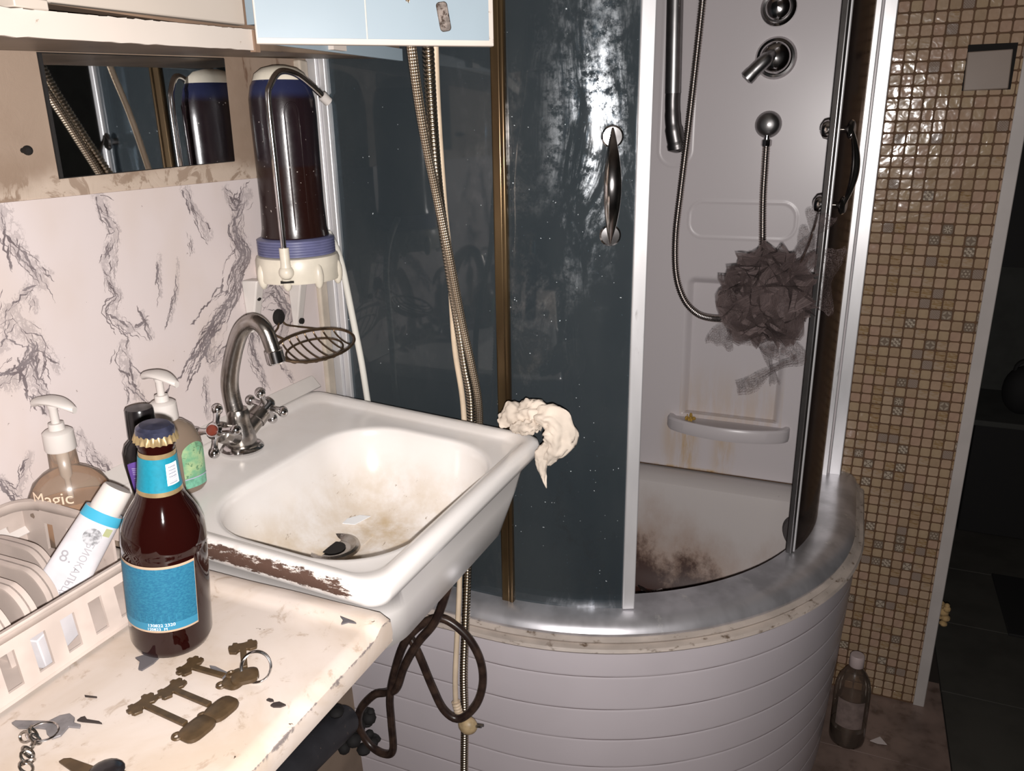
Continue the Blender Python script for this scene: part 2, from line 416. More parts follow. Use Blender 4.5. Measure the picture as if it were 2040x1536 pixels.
# mosaic tile materials: UV space, a different offset for each variant
def tile_mat(k, base, vein=None, orn=None, dark=(0.185, 0.14, 0.105)):
    n = NT('mosaic glaze %d' % k)
    uv = n.co('UV')
    off = n.mapv(uv, loc=(k * 3.7, k * 1.9, 0))
    f = n.noise(1.3, off, 3)
    c = n.mix(n.ramp(f, 0.35, 0.7), base, tuple(x * 0.90 for x in base))
    if vein:
        g = n.noise(1.5, n.mapv(off, (0.8, 2.6, 1), (0, 0, 0.5 + k)), 4, 0.6, 1.0)
        c = n.mix(n.ramp(g, 0.45, 0.66), c, vein)
    if orn:
        sp = n.n('ShaderNodeSeparateXYZ'); n.put(sp.inputs[0], n.mapv(uv, loc=(-0.5, -0.5, 0)))
        x, y = sp.outputs[0], sp.outputs[1]
        r = n.math('SQRT', n.math('ADD', n.math('MULTIPLY', x, x), n.math('MULTIPLY', y, y)))
        a = n.math('ARCTAN2', y, x)
        ab = n.math('ADD', n.math('ABSOLUTE', x), n.math('ABSOLUTE', y))
        lt = lambda p, q: n.math('LESS_THAN', p, q)
        gt = lambda p, q: n.math('GREATER_THAN', p, q)
        mul = lambda p, q: n.math('MULTIPLY', p, q)
        mx = lambda p, q: n.math('MAXIMUM', p, q)
        if orn == 1:      # ring of four arcs round a diamond
            arcs = mul(lt(n.math('ABSOLUTE', n.math('SUBTRACT', r, 0.36)), 0.10), gt(n.math('COSINE', mul(a, 4)), -0.55))
            m = mx(arcs, mul(lt(ab, 0.26), gt(ab, 0.12)))
        elif orn == 2:    # square grid of dots
            m = gt(mul(n.math('SINE', mul(n.math('ADD', x, 0.5), 4 * PI)), n.math('SINE', mul(n.math('ADD', y, 0.5), 4 * PI))), 0.2)
            m = mx(m, lt(n.math('ABSOLUTE', n.math('SUBTRACT', r, 0.22)), 0.05))
        elif orn == 3:    # eight petals
            m = mul(lt(r, n.math('ADD', 0.28, mul(n.math('COSINE', mul(a, 8)), 0.14))), gt(r, 0.11))
        elif orn == 4:    # bright star in the middle
            m = lt(ab, 0.13)
            m = mx(m, mul(lt(n.math('ABSOLUTE', n.math('SUBTRACT', r, 0.34)), 0.05), gt(n.math('COSINE', mul(a, 6)), 0.1)))
        elif orn == 5:    # diagonal cross of leaves
            m = mul(gt(n.math('ABSOLUTE', mul(x, y)), 0.025), lt(r, 0.44))
        else:             # small busy print
            m = gt(mul(n.math('SINE', mul(x, 26)), n.math('SINE', mul(y, 26))), 0.25)
        c = n.mix(mul(m, 0.40 if orn == 5 else 0.6), dark, (0.56, 0.48, 0.38)) if orn != 6 else n.mix(mul(m, 0.45), (0.23, 0.17, 0.135), (0.40, 0.33, 0.27))
    geo = n.n('ShaderNodeNewGeometry')
    h = n.noise(20, geo.outputs['Position'], 2, 0.5, 0.6)
    h2 = n.noise(62, geo.outputs['Position'], 1, 0.5, 0.8)
    hh = n.math('ADD', h, n.math('MULTIPLY', h2, 0.22))
    return n.done(n.bsdf(c, 0.15, spec=0.5, normal=n.bump(hh, 0.6, 0.004)))


TM = []
plain = [(0.390, 0.270, 0.186), (0.372, 0.270, 0.172), (0.382, 0.254, 0.182), (0.345, 0.243, 0.158), (0.405, 0.292, 0.198)]
for k, b in enumerate(plain):
    TM.append(tile_mat(k, b))
TM.append(tile_mat(5, (0.36, 0.26, 0.17), vein=(0.24, 0.145, 0.06)))
TM.append(tile_mat(6, (0.34, 0.235, 0.145), vein=(0.20, 0.115, 0.045)))
TM.append(tile_mat(7, (0.39, 0.29, 0.21), vein=(0.30, 0.20, 0.11)))
for o in range(1, 7):
    TM.append(tile_mat(7 + o, (0.3, 0.2, 0.15), orn=o))


# ------------------------------------------------------------------ mesh building
class MB:
    def __init__(s):
        s.v = []; s.f = []; s.uv = []; s.mi = []; s.cur = 0

    def face(s, idx, uv=None):
        s.f.append(tuple(idx)); s.uv.append(uv); s.mi.append(s.cur)

    def xf(s, start, mtx):
        for i in range(start, len(s.v)):
            s.v[i] = mtx @ Vector(s.v[i])
        return s

    def box(s, c, size, rot=None):
        b = len(s.v); x, y, z = (q / 2 for q in size)
        for sx, sy, sz in ((-1, -1, -1), (1, -1, -1), (1, 1, -1), (-1, 1, -1), (-1, -1, 1), (1, -1, 1), (1, 1, 1), (-1, 1, 1)):
            p = Vector((sx * x, sy * y, sz * z))
            if rot is not None: p = rot @ p
            s.v.append(Vector(c) + p)
        for q in ((0, 3, 2, 1), (4, 5, 6, 7), (0, 1, 5, 4), (1, 2, 6, 5), (2, 3, 7, 6), (3, 0, 4, 7)):
            s.face([b + i for i in q])
        return s

    def hexa(s, p):      # eight corners: bottom four, top four
        b = len(s.v); s.v += [Vector(q) for q in p]
        for q in ((0, 3, 2, 1), (4, 5, 6, 7), (0, 1, 5, 4), (1, 2, 6, 5), (2, 3, 7, 6), (3, 0, 4, 7)):
            s.face([b + i for i in q])
        return s

    def loft(s, loops, closed=True, cap0=False, cap1=False, loop_closed=False):
        b = len(s.v); n = len(loops[0]); m = len(loops)
        for L in loops: s.v += [Vector(p) for p in L]
        for j in range(m if loop_closed else m - 1):
            j2 = (j + 1) % m
            for i in range(n if closed else n - 1):
                k = (i + 1) % n
                s.face((b + j * n + i, b + j * n + k, b + j2 * n + k, b + j2 * n + i),
                       ((i / n, j / m), ((i + 1) / n, j / m), ((i + 1) / n, (j + 1) / m), (i / n, (j + 1) / m)))
        if cap0: s.face([b + i for i in range(n)][::-1])
        if cap1: s.face([b + (m - 1) * n + i for i in range(n)])
        return s

    def tube(s, pts, r, n=10, caps=True, closed=False):
        pts = [Vector(p) for p in pts]; m = len(pts)
        rr = r if isinstance(r, (list, tuple)) else [r] * m
        t = []
        for i in range(m):
            a = pts[(i - 1) % m] if (closed or i > 0) else pts[i]
            c = pts[(i + 1) % m] if (closed or i < m - 1) else pts[i]
            d = c - a
            t.append(d.normalized() if d.length > 1e-9 else Vector((0, 0, 1)))
        u = t[0].orthogonal().normalized()
        b = len(s.v); L = 0; Ls = []
        for i in range(m):
            if i:
                L += (pts[i] - pts[i - 1]).length
                u = (u - t[i] * u.dot(t[i]))
                u = u.normalized() if u.length > 1e-6 else t[i].orthogonal().normalized()
            w = t[i].cross(u); Ls.append(L)
            for k in range(n):
                q = 2 * PI * k / n
                s.v.append(pts[i] + (u * math.cos(q) + w * math.sin(q)) * rr[i])
        for i in range(m if closed else m - 1):
            j = (i + 1) % m; l2 = Ls[j] if j else L
            for k in range(n):
                k2 = (k + 1) % n
                s.face((b + i * n + k, b + i * n + k2, b + j * n + k2, b + j * n + k),
                       ((k / n, Ls[i]), ((k + 1) / n, Ls[i]), ((k + 1) / n, l2), (k / n, l2)))
        if caps and not closed:
            s.face([b + k for k in range(n)][::-1]); s.face([b + (m - 1) * n + k for k in range(n)])
        return s

    def lathe(s, prof, n=32, mtx=None, sx=1.0, sy=1.0):
        st = len(s.v)
        loops = [[Vector((r * sx * math.cos(2 * PI * i / n), r * sy * math.sin(2 * PI * i / n), z)) for i in range(n)] for r, z in prof]
        s.loft(loops, cap0=prof[0][0] > 1e-6, cap1=prof[-1][0] > 1e-6)
        if mtx is not None: s.xf(st, mtx)
        return s

    def sphere(s, c, r, n=14, m=8, sc=(1, 1, 1)):
        prof = [(r * math.sin(PI * j / m) + 1e-7, -r * math.cos(PI * j / m)) for j in range(m + 1)]
        st = len(s.v); s.lathe(prof, n)
        return s.xf(st, Matrix.Translation(Vector(c)) @ Matrix.Diagonal((*sc, 1)))

    def prism(s, outline, z0, z1, mtx=None):
        b = len(s.v); n = len(outline)
        for z in (z0, z1):
            s.v += [Vector((x, y, z)) for x, y in outline]
        for i in range(n):
            k = (i + 1) % n
            s.face((b + i, b + k, b + n + k, b + n + i))
        s.face([b + i for i in range(n)][::-1]); s.face([b + n + i for i in range(n)])
        if mtx is not None: s.xf(b, mtx)
        return s

    def torus(s, c, R, r, axis=(0, 0, 1), n=28, k=8, sx=1.0):
        q = Vector((0, 0, 1)).rotation_difference(Vector(axis)).to_matrix()
        pts = [Vector(c) + q @ Vector((R * sx * math.cos(2 * PI * i / n), R * math.sin(2 * PI * i / n), 0)) for i in range(n)]
        return s.tube(pts, r, k, closed=True)


ORG = {}


def thing(name, label, cat, loc=(0, 0, 0), group=None, kind=None):
    o = bpy.data.objects.new(name, None); C.objects.link(o)
    o.empty_display_size = 0.05
    o.location = loc; o['label'] = label; o['category'] = cat
    if group: o['group'] = group
    if kind: o['kind'] = kind
    ORG[o.name] = Vector(loc)
    return o


def part(name, mb, m, parent=None, sharp=35, bevel=0.0, attrs=None, solid=0.0, label=None, seg=2):
    org = ORG[parent.name] if parent is not None else Vector((0, 0, 0))
    me = bpy.data.meshes.new(name)
    me.from_pydata([tuple(Vector(p) - org) for p in mb.v], [], mb.f)
    mats = m if isinstance(m, (list, tuple)) else [m]
    for q in mats: me.materials.append(M[q] if isinstance(q, str) else q)
    if len(mats) > 1:
        me.polygons.foreach_set('material_index', mb.mi)
    if any(u is not None for u in mb.uv):
        ul = me.uv_layers.new(name='UVMap')
        li = 0
        for p, u in zip(me.polygons, mb.uv):
            for q in range(p.loop_total):
                if u is not None and q < len(u): ul.data[li].uv = u[q]
                li += 1
    bm = bmesh.new(); bm.from_mesh(me)
    bmesh.ops.recalc_face_normals(bm, faces=bm.faces)
    bm.to_mesh(me); bm.free()
    if attrs:
        for an, vals in attrs.items():
            a = me.attributes.new(an, 'FLOAT', 'POINT'); a.data.foreach_set('value', vals)
    me.shade_smooth()
    me.set_sharp_from_angle(angle=math.radians(sharp))
    o = bpy.data.objects.new(name, me); C.objects.link(o)
    if parent is not None: o.parent = parent
    ORG[o.name] = org
    if bevel:
        b = o.modifiers.new('bevel', 'BEVEL'); b.width = bevel; b.segments = seg; b.limit_method = 'ANGLE'
    if label: o['label'] = label
    return o


def single(name, mb, m, label, cat, group=None, kind=None, **kw):
    o = part(name, mb, m, None, **kw)
    o['label'] = label; o['category'] = cat
    if group: o['group'] = group
    if kind: o['kind'] = kind
    return o


def struct(name, mb, m, **kw):
    o = part(name, mb, m, None, **kw); o['kind'] = 'structure'
    return o


def text(string, size, fn, spacing=1.0, align='CENTER'):
    cu = bpy.data.curves.new('t', 'FONT'); cu.body = string; cu.size = size; cu.align_x = align; cu.align_y = 'CENTER'
    cu.space_character = spacing; cu.resolution_u = 3
    to = bpy.data.objects.new('t', cu); C.objects.link(to)
    dg = bpy.context.evaluated_depsgraph_get()
    me = bpy.data.meshes.new_from_object(to.evaluated_get(dg))
    mb = MB(); mb.v = [fn(v.co.x, v.co.y) for v in me.vertices]
    for p in me.polygons: mb.face(tuple(p.vertices))
    bpy.data.objects.remove(to); bpy.data.curves.remove(cu); bpy.data.meshes.remove(me)
    return mb


def smooth(pts, k=8, closed=False):
    pts = [Vector(p) for p in pts]; n = len(pts); out = []
    rng = n if closed else n - 1
    for i in range(rng):
        if closed:
            a, b, c, d = pts[(i - 1) % n], pts[i], pts[(i + 1) % n], pts[(i + 2) % n]
        else:
            a, b, c, d = pts[max(i - 1, 0)], pts[i], pts[i + 1], pts[min(i + 2, n - 1)]
        for j in range(k):
            t = j / k
            out.append(0.5 * ((2 * b) + (c - a) * t + (2 * a - 5 * b + 4 * c - d) * t * t + (3 * b - a - 3 * c + d) * t ** 3))
    if not closed: out.append(pts[-1])
    return out


def rrect(cx, cy, hx, hy, r, n):      # n points round a rounded rectangle, starting at the +x side, evenly by angle sector
    pts = []
    k = n // 4
    for (sx, sy, a0) in ((1, 1, 0), (-1, 1, PI / 2), (-1, -1, PI), (1, -1, 1.5 * PI)):
        ox, oy = cx + sx * (hx - r), cy + sy * (hy - r)
        for i in range(k):
            a = a0 + (PI / 2) * i / (k - 1)
            pts.append((ox + r * math.cos(a), oy + r * math.sin(a)))
    return pts


def rrect_even(cx, cy, hx, hy, r, na=16, ns=24):     # rounded rectangle with points along the straight sides too
    arcs = []
    for (sx, sy, a0) in ((1, 1, 0), (-1, 1, PI / 2), (-1, -1, PI), (1, -1, 1.5 * PI)):
        ox, oy = cx + sx * (hx - r), cy + sy * (hy - r)
        arcs.append([(ox + r * math.cos(a0 + (PI / 2) * i / (na - 1)), oy + r * math.sin(a0 + (PI / 2) * i / (na - 1))) for i in range(na)])
    out = []
    for k in range(4):
        out += arcs[k]
        a, b = arcs[k][-1], arcs[(k + 1) % 4][0]
        out += [(a[0] + (b[0] - a[0]) * i / (ns + 1), a[1] + (b[1] - a[1]) * i / (ns + 1)) for i in range(1, ns + 1)]
    return out


def resample(path, step):
    L = [0]
    for i in range(1, len(path)): L.append(L[-1] + (path[i] - path[i - 1]).length)
    n = max(2, int(L[-1] / step)); out = []; j = 0
    for i in range(n + 1):
        t = L[-1] * i / n
        while j < len(L) - 2 and L[j + 1] < t: j += 1
        q = (t - L[j]) / max(1e-9, L[j + 1] - L[j])
        out.append(path[j].lerp(path[j + 1], min(1, max(0, q))))
    return out


def ribbed(path, r, pitch=0.0035, n=10, depth=0.0012):
    p = resample(path, pitch / 4)
    rr = [r - depth * (0, 0.2, 1, 0.2)[i % 4] for i in range(len(p))]
    return MB().tube(p, rr, n)


# ================================================================== the room
fl = struct('floor', MB().box((0.6, 1.2, -0.02), (3.4, 4.8, 0.02)), 'floor_grout')
# floor tiles near the view, each one a tile with its own joint
def tile_box(x0, x1, y0, y1, z0, z1):
    return MB().box(((x0 + x1) / 2, (y0 + y1) / 2, (z0 + z1) / 2), (x1 - x0, y1 - y0, z1 - z0))
g = 0.0016
for i in range(-3, 1):
    for j in range(-4, 2):
        x1 = 0.337 + 0.33 * i + 0.0; y0 = 1.66 + 0.33 * j
        if y0 + 0.33 > YM + 0.12: continue
        part('floor_tile', tile_box(x1 - 0.33 + g, x1 - g, y0 + g, y0 + 0.33 - g, -0.008, rnd.uniform(-0.0006, 0.0006)), 'floor_tile', fl, bevel=0.0004)
for i in range(0, 3):
    for j in range(-5, 4):
        x0 = 0.337 + 0.33 * i; y0 = 1.96 + 0.33 * j
        part('floor_tile', tile_box(x0 + g, x0 + 0.33 - g, y0 + g, y0 + 0.33 - g, -0.008, rnd.uniform(-0.0006, 0.0006)), 'hall_floor', fl, bevel=0.0004)

wl = struct('wall_left', MB().box((XL - 0.06, 0.45, 1.2), (0.12, 2.9, 2.4)), ['plaster'])
struct('wall_rear', MB().box((0.2, -1.05, 1.2), (2.2, 0.1, 2.4)), 'room_paint')
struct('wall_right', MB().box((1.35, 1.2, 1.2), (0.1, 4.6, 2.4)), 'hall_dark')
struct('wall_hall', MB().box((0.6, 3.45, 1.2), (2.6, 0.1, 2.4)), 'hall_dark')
struct('ceiling', MB().box((0.25, 1.2, 2.44), (2.4, 4.8, 0.08)), 'room_paint')

# marble print panel on the left wall, with vein masks
def marble_panel():
    rv = random.Random(21)
    veins = [([(0, 425), (28, 490), (58, 535), (78, 562)], 17), ([(72, 560), (34, 592)], 9), ([(0, 640), (22, 610)], 14),
             ([(60, 510), (98, 545)], 9), ([(28, 640), (70, 690), (40, 742), (10, 758)], 20), ([(60, 690), (66, 760), (92, 815)], 20), ([(62, 600), (66, 615)], 9),
             ([(0, 690), (15, 645)], 16), ([(90, 700), (110, 735)], 11), ([(192, 395), (206, 430), (228, 462), (212, 498)], 14),
             ([(200, 520), (215, 560), (232, 590), (215, 620), (252, 655)], 11), ([(365, 378), (388, 425), (412, 468)], 13),
             ([(448, 385), (470, 420), (492, 385)], 18), ([(470, 420), (464, 460), (486, 505), (470, 540), (464, 590), (440, 625), (405, 680)], 21),
             ([(405, 680), (418, 725), (440, 700)], 17), ([(520, 590), (545, 570), (575, 620), (560, 660)], 20), ([(500, 640), (500, 700), (525, 765)], 14),
             ([(240, 690), (246, 735), (272, 790)], 16), ([(278, 622), (300, 670)], 7), ([(350, 515), (350, 575), (335, 640)], 5), ([(312, 510), (316, 590)], 6),
             ([(150, 860), (182, 905), (212, 935)], 12), ([(55, 905), (30, 985)], 9), ([(0, 955), (22, 975)], 10), ([(405, 755), (412, 830)], 8),
             ([(375, 470), (380, 500)], 6), ([(225, 500), (222, 545)], 6), ([(560, 730), (580, 755)], 9), ([(290, 640), (255, 660)], 5)]
    vm = MB()
    off_frame = [([(0.50, 1.30), (0.47, 1.22), (0.44, 1.10), (0.40, 0.98)], 18), ([(0.36, 1.31), (0.38, 1.20), (0.33, 1.08), (0.35, 0.99)], 15), ([(0.24, 1.30), (0.22, 1.18), (0.26, 1.05)], 17), ([(0.45, 1.10), (0.50, 1.02)], 12)]
    for pl, w in veins + off_frame:
        pp_ = [Vector((XL + 0.0043, u, v)) if u < 1 and v < 2 and isinstance(u, float) else ax(u, v, XL + 0.0043) for u, v in pl]
        path = resample(pp_, 0.0016)
        if len(path) < 4: continue
        W = w * 0.00062; Ln = len(path) * 0.0016
        for q in range(int(3 + Ln * w * 12)):
            n_ = len(path)
            k = rv.randint(int(n_ * 0.10) + 4, int(n_ * 0.45) + 8)
            i0 = rv.randint(-6, max(1, n_ - 6)); off = rv.gauss(0, 0.55) * W; drift = rv.gauss(0, 0.55) * W / max(k, 12) * 1.6
            wd = rv.choice([0.00028, 0.0004, 0.0006, 0.0011]); sd1 = rv.uniform(0, 99)
            prev = None
            for i in range(k):
                j = min(max(i0 + i, 0), n_ - 1); a_ = path[max(j - 1, 0)]; b_ = path[min(j + 1, n_ - 1)]
                t_ = (b_ - a_).normalized() if (b_ - a_).length > 1e-9 else Vector((0, 0, -1))
                s_ = Vector((0, -t_.z, t_.y))
                o_ = off + drift * i + W * 0.55 * mnoise.noise(Vector((i * 0.06, sd1, 0))) + 0.0030 * mnoise.noise(Vector((i * 0.28, sd1, 5))) + 0.0014 * mnoise.noise(Vector((i * 0.8, sd1, 9)))
                c = path[j] + Vector((0.000025 * (len(vm.v) % 37), 0, 0)) + t_ * ((i0 + i - j) * 0.0016) + s_ * o_ + t_ * (0.0016 * mnoise.noise(Vector((i * 0.5, sd1, 17))))
                h = wd * (0.35 + 1.5 * max(0, 0.5 + mnoise.noise(Vector((i * 0.22, sd1, 31)))))
                if min(i, k - 1 - i) < 2: h *= 0.4
                l_, r_ = c + s_ * h, c - s_ * h
                if min(l_.z, r_.z) < 0.95 or max(l_.z, r_.z) > 1.313 or max(l_.y, r_.y) > YE - 0.023: prev = None; continue
                bi = len(vm.v); vm.v += [l_, r_]
                if prev is not None: vm.face((prev, prev + 1, bi + 1, bi))
                prev = bi
    vo_ = part('marble_veins', vm, mat('grey vein print', (0.245, 0.21, 0.214), 0.38, spec=0.3, var=0.35, vscale=40, col2=(0.165, 0.135, 0.14)), wl)
    vo_['kind'] = 'stuff'
    vw = [([ax(u, v, XL) for u, v in pl], w * 0.00062) for pl, w in veins]
    y0, y1, z0, z1 = 0.15, YE - 0.022, 0.93, 1.3145
    ny, nz = 260, 112
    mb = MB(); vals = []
    for j in range(nz + 1):
        for i in range(ny + 1):
            y = y0 + (y1 - y0) * i / ny; z = z0 + (z1 - z0) * j / nz
            mb.v.append(Vector((XL + 0.004, y, z)))
            q = Vector((y, z)); best = 0
            for pl, w in vw:
                for a, b in zip(pl, pl[1:]):
                    A = Vector((a.y, a.z)); B = Vector((b.y, b.z)); d = B - A
                    t = max(0, min(1, (q - A).dot(d) / max(1e-9, d.length_squared)))
                    e = ((q - A - d * t).length / w)
                    if e < 2.4: best = max(best, math.exp(-e * e * 0.7))
            vals.append(best)
    for j in range(nz):
        for i in range(ny):
            b = j * (ny + 1) + i
            mb.face((b, b + 1, b + ny + 2, b + ny + 1))
    # rim so that the panel has its thickness
    n0 = len(mb.v)
    edge = [i for i in range(ny + 1)] + [(j * (ny + 1) + ny) for j in range(1, nz + 1)] + [nz * (ny + 1) + i for i in range(ny - 1, -1, -1)] + [j * (ny + 1) for j in range(nz - 1, 0, -1)]
    for k in edge:
        p = mb.v[k]; mb.v.append(Vector((XL - 0.001, p.y, p.z))); vals.append(vals[k])
    for k in range(len(edge)):
        k2 = (k + 1) % len(edge)
        mb.face((edge[k], edge[k2], n0 + k2, n0 + k))
    part('marble_panel', mb, 'marble', wl, attrs={'vein': vals}, label='white wall panel printed with grey marble veins')


marble_panel()
# the wall below the sink is bare and stained
part('lower_wall_face', MB().box((XL + 0.001, 0.42, 0.465), (0.006, 1.30, 0.93)), 'lower_wall', wl, label='stained brownish lower wall under the sink')
# a hook hole and scratches in the plaster
hk = ax(40, 300, XL)
part('nail', MB().tube([hk + Vector((-0.004, 0.004, 0)), hk + Vector((0.014, -0.001, 0.0))], 0.0028, 8).sphere(hk + Vector((0.006, 0.004, 0)), 0.005), 'black_hole', wl)
struct('trim_1', MB().box((XL + 0.004, YE - 0.0105, 1.20), (0.014, 0.021, 0.56)), 'trim_beige', bevel=0.003)
# sill strip between panel and sink
a = ax(607, 752, XL)
st = MB()
st.hexa([(XL + 0.003, 0.16, 0.972), (XL + 0.022, 0.16, 0.972), (XL + 0.022, 1.03, 0.975), (XL + 0.003, 1.03, 0.975),
         (XL + 0.003, 0.16, 0.994), (XL + 0.008, 0.16, 0.990), (XL + 0.008, 1.03, 0.990), (XL + 0.003, 1.03, 0.994)])
struct('trim_2', st, 'white_plastic', bevel=0.002)

# mosaic wall
P = 0.0225
X0 = 0.0404
Z0 = 1.5783
wb = struct('wall_back', MB().box(((-0.86 + 0.2725) / 2, YM + 0.06, 1.2), (0.2725 + 0.86, 0.12, 2.4)), 'grout')
tile_meshes = {}
def tile_geo(w=0.0195, h=0.0195):
    mb = MB(); c = 0.0022; d = 0.0016
    def oct_(w, h, c):
        x, y = w / 2, h / 2
        return [(-x + c, -y), (x - c, -y), (x, -y + c), (x, y - c), (x - c, y), (-x + c, y), (-x, y - c), (-x, -y + c)]
    lo = [Vector((x, 0.0004, y)) for x, y in oct_(w, h, c)]
    mi = [Vector((x, -d * 0.7, y)) for x, y in oct_(w, h, c)]
    hi = [Vector((x, -d, y)) for x, y in oct_(w - 0.0012, h - 0.0012, c)]
    mb.loft([lo, mi, hi], cap1=True)
    mb.uv = [[((mb.v[i].x / w) + 0.5, (mb.v[i].z / h) + 0.5) for i in f] for f in mb.f]
    return mb
tkind = []
for k in range(-36, 70):
    for c in range(-1, 11):
        r = rnd.random()
        if c == -1 and k < 40: continue
        if k < 14:
            t = rnd.choice([0, 1, 2, 3, 4, 0, 2]) if r < 0.93 else rnd.choice([7, 13])
        else:
            t = rnd.choice([0, 1, 2, 3, 4]) if r < 0.66 else (rnd.choice([5, 6, 7, 7]) if r < 0.86 else rnd.choice([8, 9, 10, 11, 12, 13, 13, 13]))
        tkind.append((k, c, t))
def place_tile(k, c):
    x = X0 + (c + 0.5) * P; w = 0.0195
    if c == 10: x = X0 + 10 * P + 0.0048; w = 0.009
    return x, Z0 - (k + 0.5) * P, w
singles = [q for q in tkind if -1 <= q[0] <= 25]
rest = [q for q in tkind if not (-1 <= q[0] <= 25)]
assert len(singles) <= 300
for k, c, t in singles:
    x, z, w = place_tile(k, c)
    key = (t, w)
    if key not in tile_meshes:
        o = part('mosaic_tile', tile_geo(w), TM[t], wb, sharp=20); tile_meshes[key] = o
    else:
        o = tile_meshes[key].copy(); C.objects.link(o)
    o.location = (x, YM + rnd.uniform(-0.0002, 0.0002), z)
big = MB()
for k, c, t in rest:
    x, z, w = place_tile(k, c)
    tg = tile_geo(w); b = len(big.v)
    big.v += [p + Vector((x, YM, z)) for p in tg.v]
    for f, u in zip(tg.f, tg.uv):
        big.f.append(tuple(b + i for i in f)); big.uv.append(u); big.mi.append(t)
mo = part('mosaic_tiles', big, TM, wb, sharp=20); mo['kind'] = 'stuff'
struct('trim_3', MB().box((0.281, YM - 0.0025, 1.2), (0.024, 0.004, 2.4)).box((0.2925, YM + 0.06, 1.2), (0.003, 0.125, 2.4)), 'trim_white', bevel=0.001)

# cover plate hanging open over a dark hole in the mosaic
q0, q1 = ay(1930, 95, YM), ay(2012, 175, YM)
cp = thing('cover_plate', 'square beige cover plate hanging loose over a dark hole in the mosaic', 'cover plate', (q0.x + 0.04, YM, q1.z))
part('hole_box', MB().box((q0.x + 0.040, YM - 0.002, (q0.z + q1.z) / 2 + 0.001), (0.083, 0.004, q0.z - q1.z + 0.008)), 'black_hole', cp)
part('plate', MB().box((q0.x + 0.0375, YM - 0.008, (q0.z + q1.z) / 2 - 0.005), (0.076, 0.006, q0.z - q1.z - 0.004), Matrix.Rotation(math.radians(-4), 3, 'X') @ Matrix.Rotation(math.radians(-1.5), 3, 'Y')), 'plate', cp, bevel=0.002)

# ================================================================== shower cabin
CX, CY, CR = -0.50, 1.635, 0.53           # centre and radius of the rounded front
def sweep(r0, n_arc=36, xl=XL + 0.002, ye=YM - 0.003):
    """plan of the front, offset outwards by r0: list of (x, y, nx, ny)"""
    out = []
    for i in range(6): out.append((xl + (CX - xl) * i / 6, CY - CR - r0, 0, -1))
    for i in range(n_arc + 1):
        a = -PI / 2 + (PI / 2) * i / n_arc
        out.append((CX + (CR + r0) * math.cos(a), CY + (CR + r0) * math.sin(a), math.cos(a), math.sin(a)))
    for i in range(1, 5): out.append((CX + CR + r0, CY + (ye - CY) * i / 4, 1, 0))
    return out
def swept(profile, a=None, b=None):        # profile: closed list of (outward offset, z)
    mb = MB()
    loops = [[(x, y, z) for x, y, nx, ny in sweep(r)] for r, z in profile]
    sel = slice(a, b)
    loops = [L[sel] for L in loops]
    m = len(loops); n = len(loops[0]); s0 = len(mb.v)
    for L in loops: mb.v += [Vector(p) for p in L]
    for j in range(m):
        j2 = (j + 1) % m
        for i in range(n - 1):
            mb.face((s0 + j * n + i, s0 + j * n + i + 1, s0 + j2 * n + i + 1, s0 + j2 * n + i))
    mb.face([s0 + j * n for j in range(m)]); mb.face([s0 + j * n + n - 1 for j in range(m)][::-1])
    return mb

ZT = 0.593
sh = thing('shower_cabin', 'corner shower cabin with dark sliding glass and white ribbed rounded skirt', 'shower', (CX, 1.45, 0))
# skirt: overlapping convex bands
prof = []
zb = [0.548, 0.497, 0.428, 0.362, 0.300, 0.240, 0.180, 0.115, 0.045]
tap = lambda z: 0.052 - 0.055 * max(0, (0.55 - z)) ** 1.2
for z1, z0 in zip(zb, zb[1:]):
    h = z1 - z0
    for dz_, bul in ((0.0, -0.0004), (0.0012, -0.0004), (0.00135, 0.0026), (0.0028, 0.0031), (0.006, 0.0032), (h * 0.5, 0.0032), (h - 0.004, 0.0032), (h - 0.0012, 0.0031), (h - 0.0002, 0.0028)):
        prof.append((tap(z1 - dz_) + bul, z1 - dz_))
prof += [(tap(0.045) - 0.01, 0.045), (tap(0.045) - 0.01, 0.54)]
prof.insert(0, (tap(0.55) - 0.01, 0.548))
part('skirt', swept(prof), 'panel_grey', sh, sharp=28)
for z1 in zb[1:-1]:
    part('groove_line', swept([(tap(z1) - 0.002, z1 - 0.0014), (tap(z1) + 0.0027, z1 - 0.0014), (tap(z1) + 0.0027, z1 - 0.0001), (tap(z1) - 0.002, z1 - 0.0001)]), 'groove_dirt', sh, label='grimy groove line of the skirt')
part('flange', swept([(0.030, 0.548), (0.062, 0.5485), (0.066, 0.553), (0.063, 0.558), (0.052, 0.561), (0.055, 0.566), (0.048, 0.571), (0.030, 0.571)]), 'dirty_cream', sh)
part('bottom_track', swept([(-0.044, 0.571), (0.046, 0.571), (0.047, 0.576), (0.043, 0.583), (0.034, 0.590), (0.020, 0.5945), (0.004, 0.596), (-0.044, 0.594)]), 'track_metal', sh)
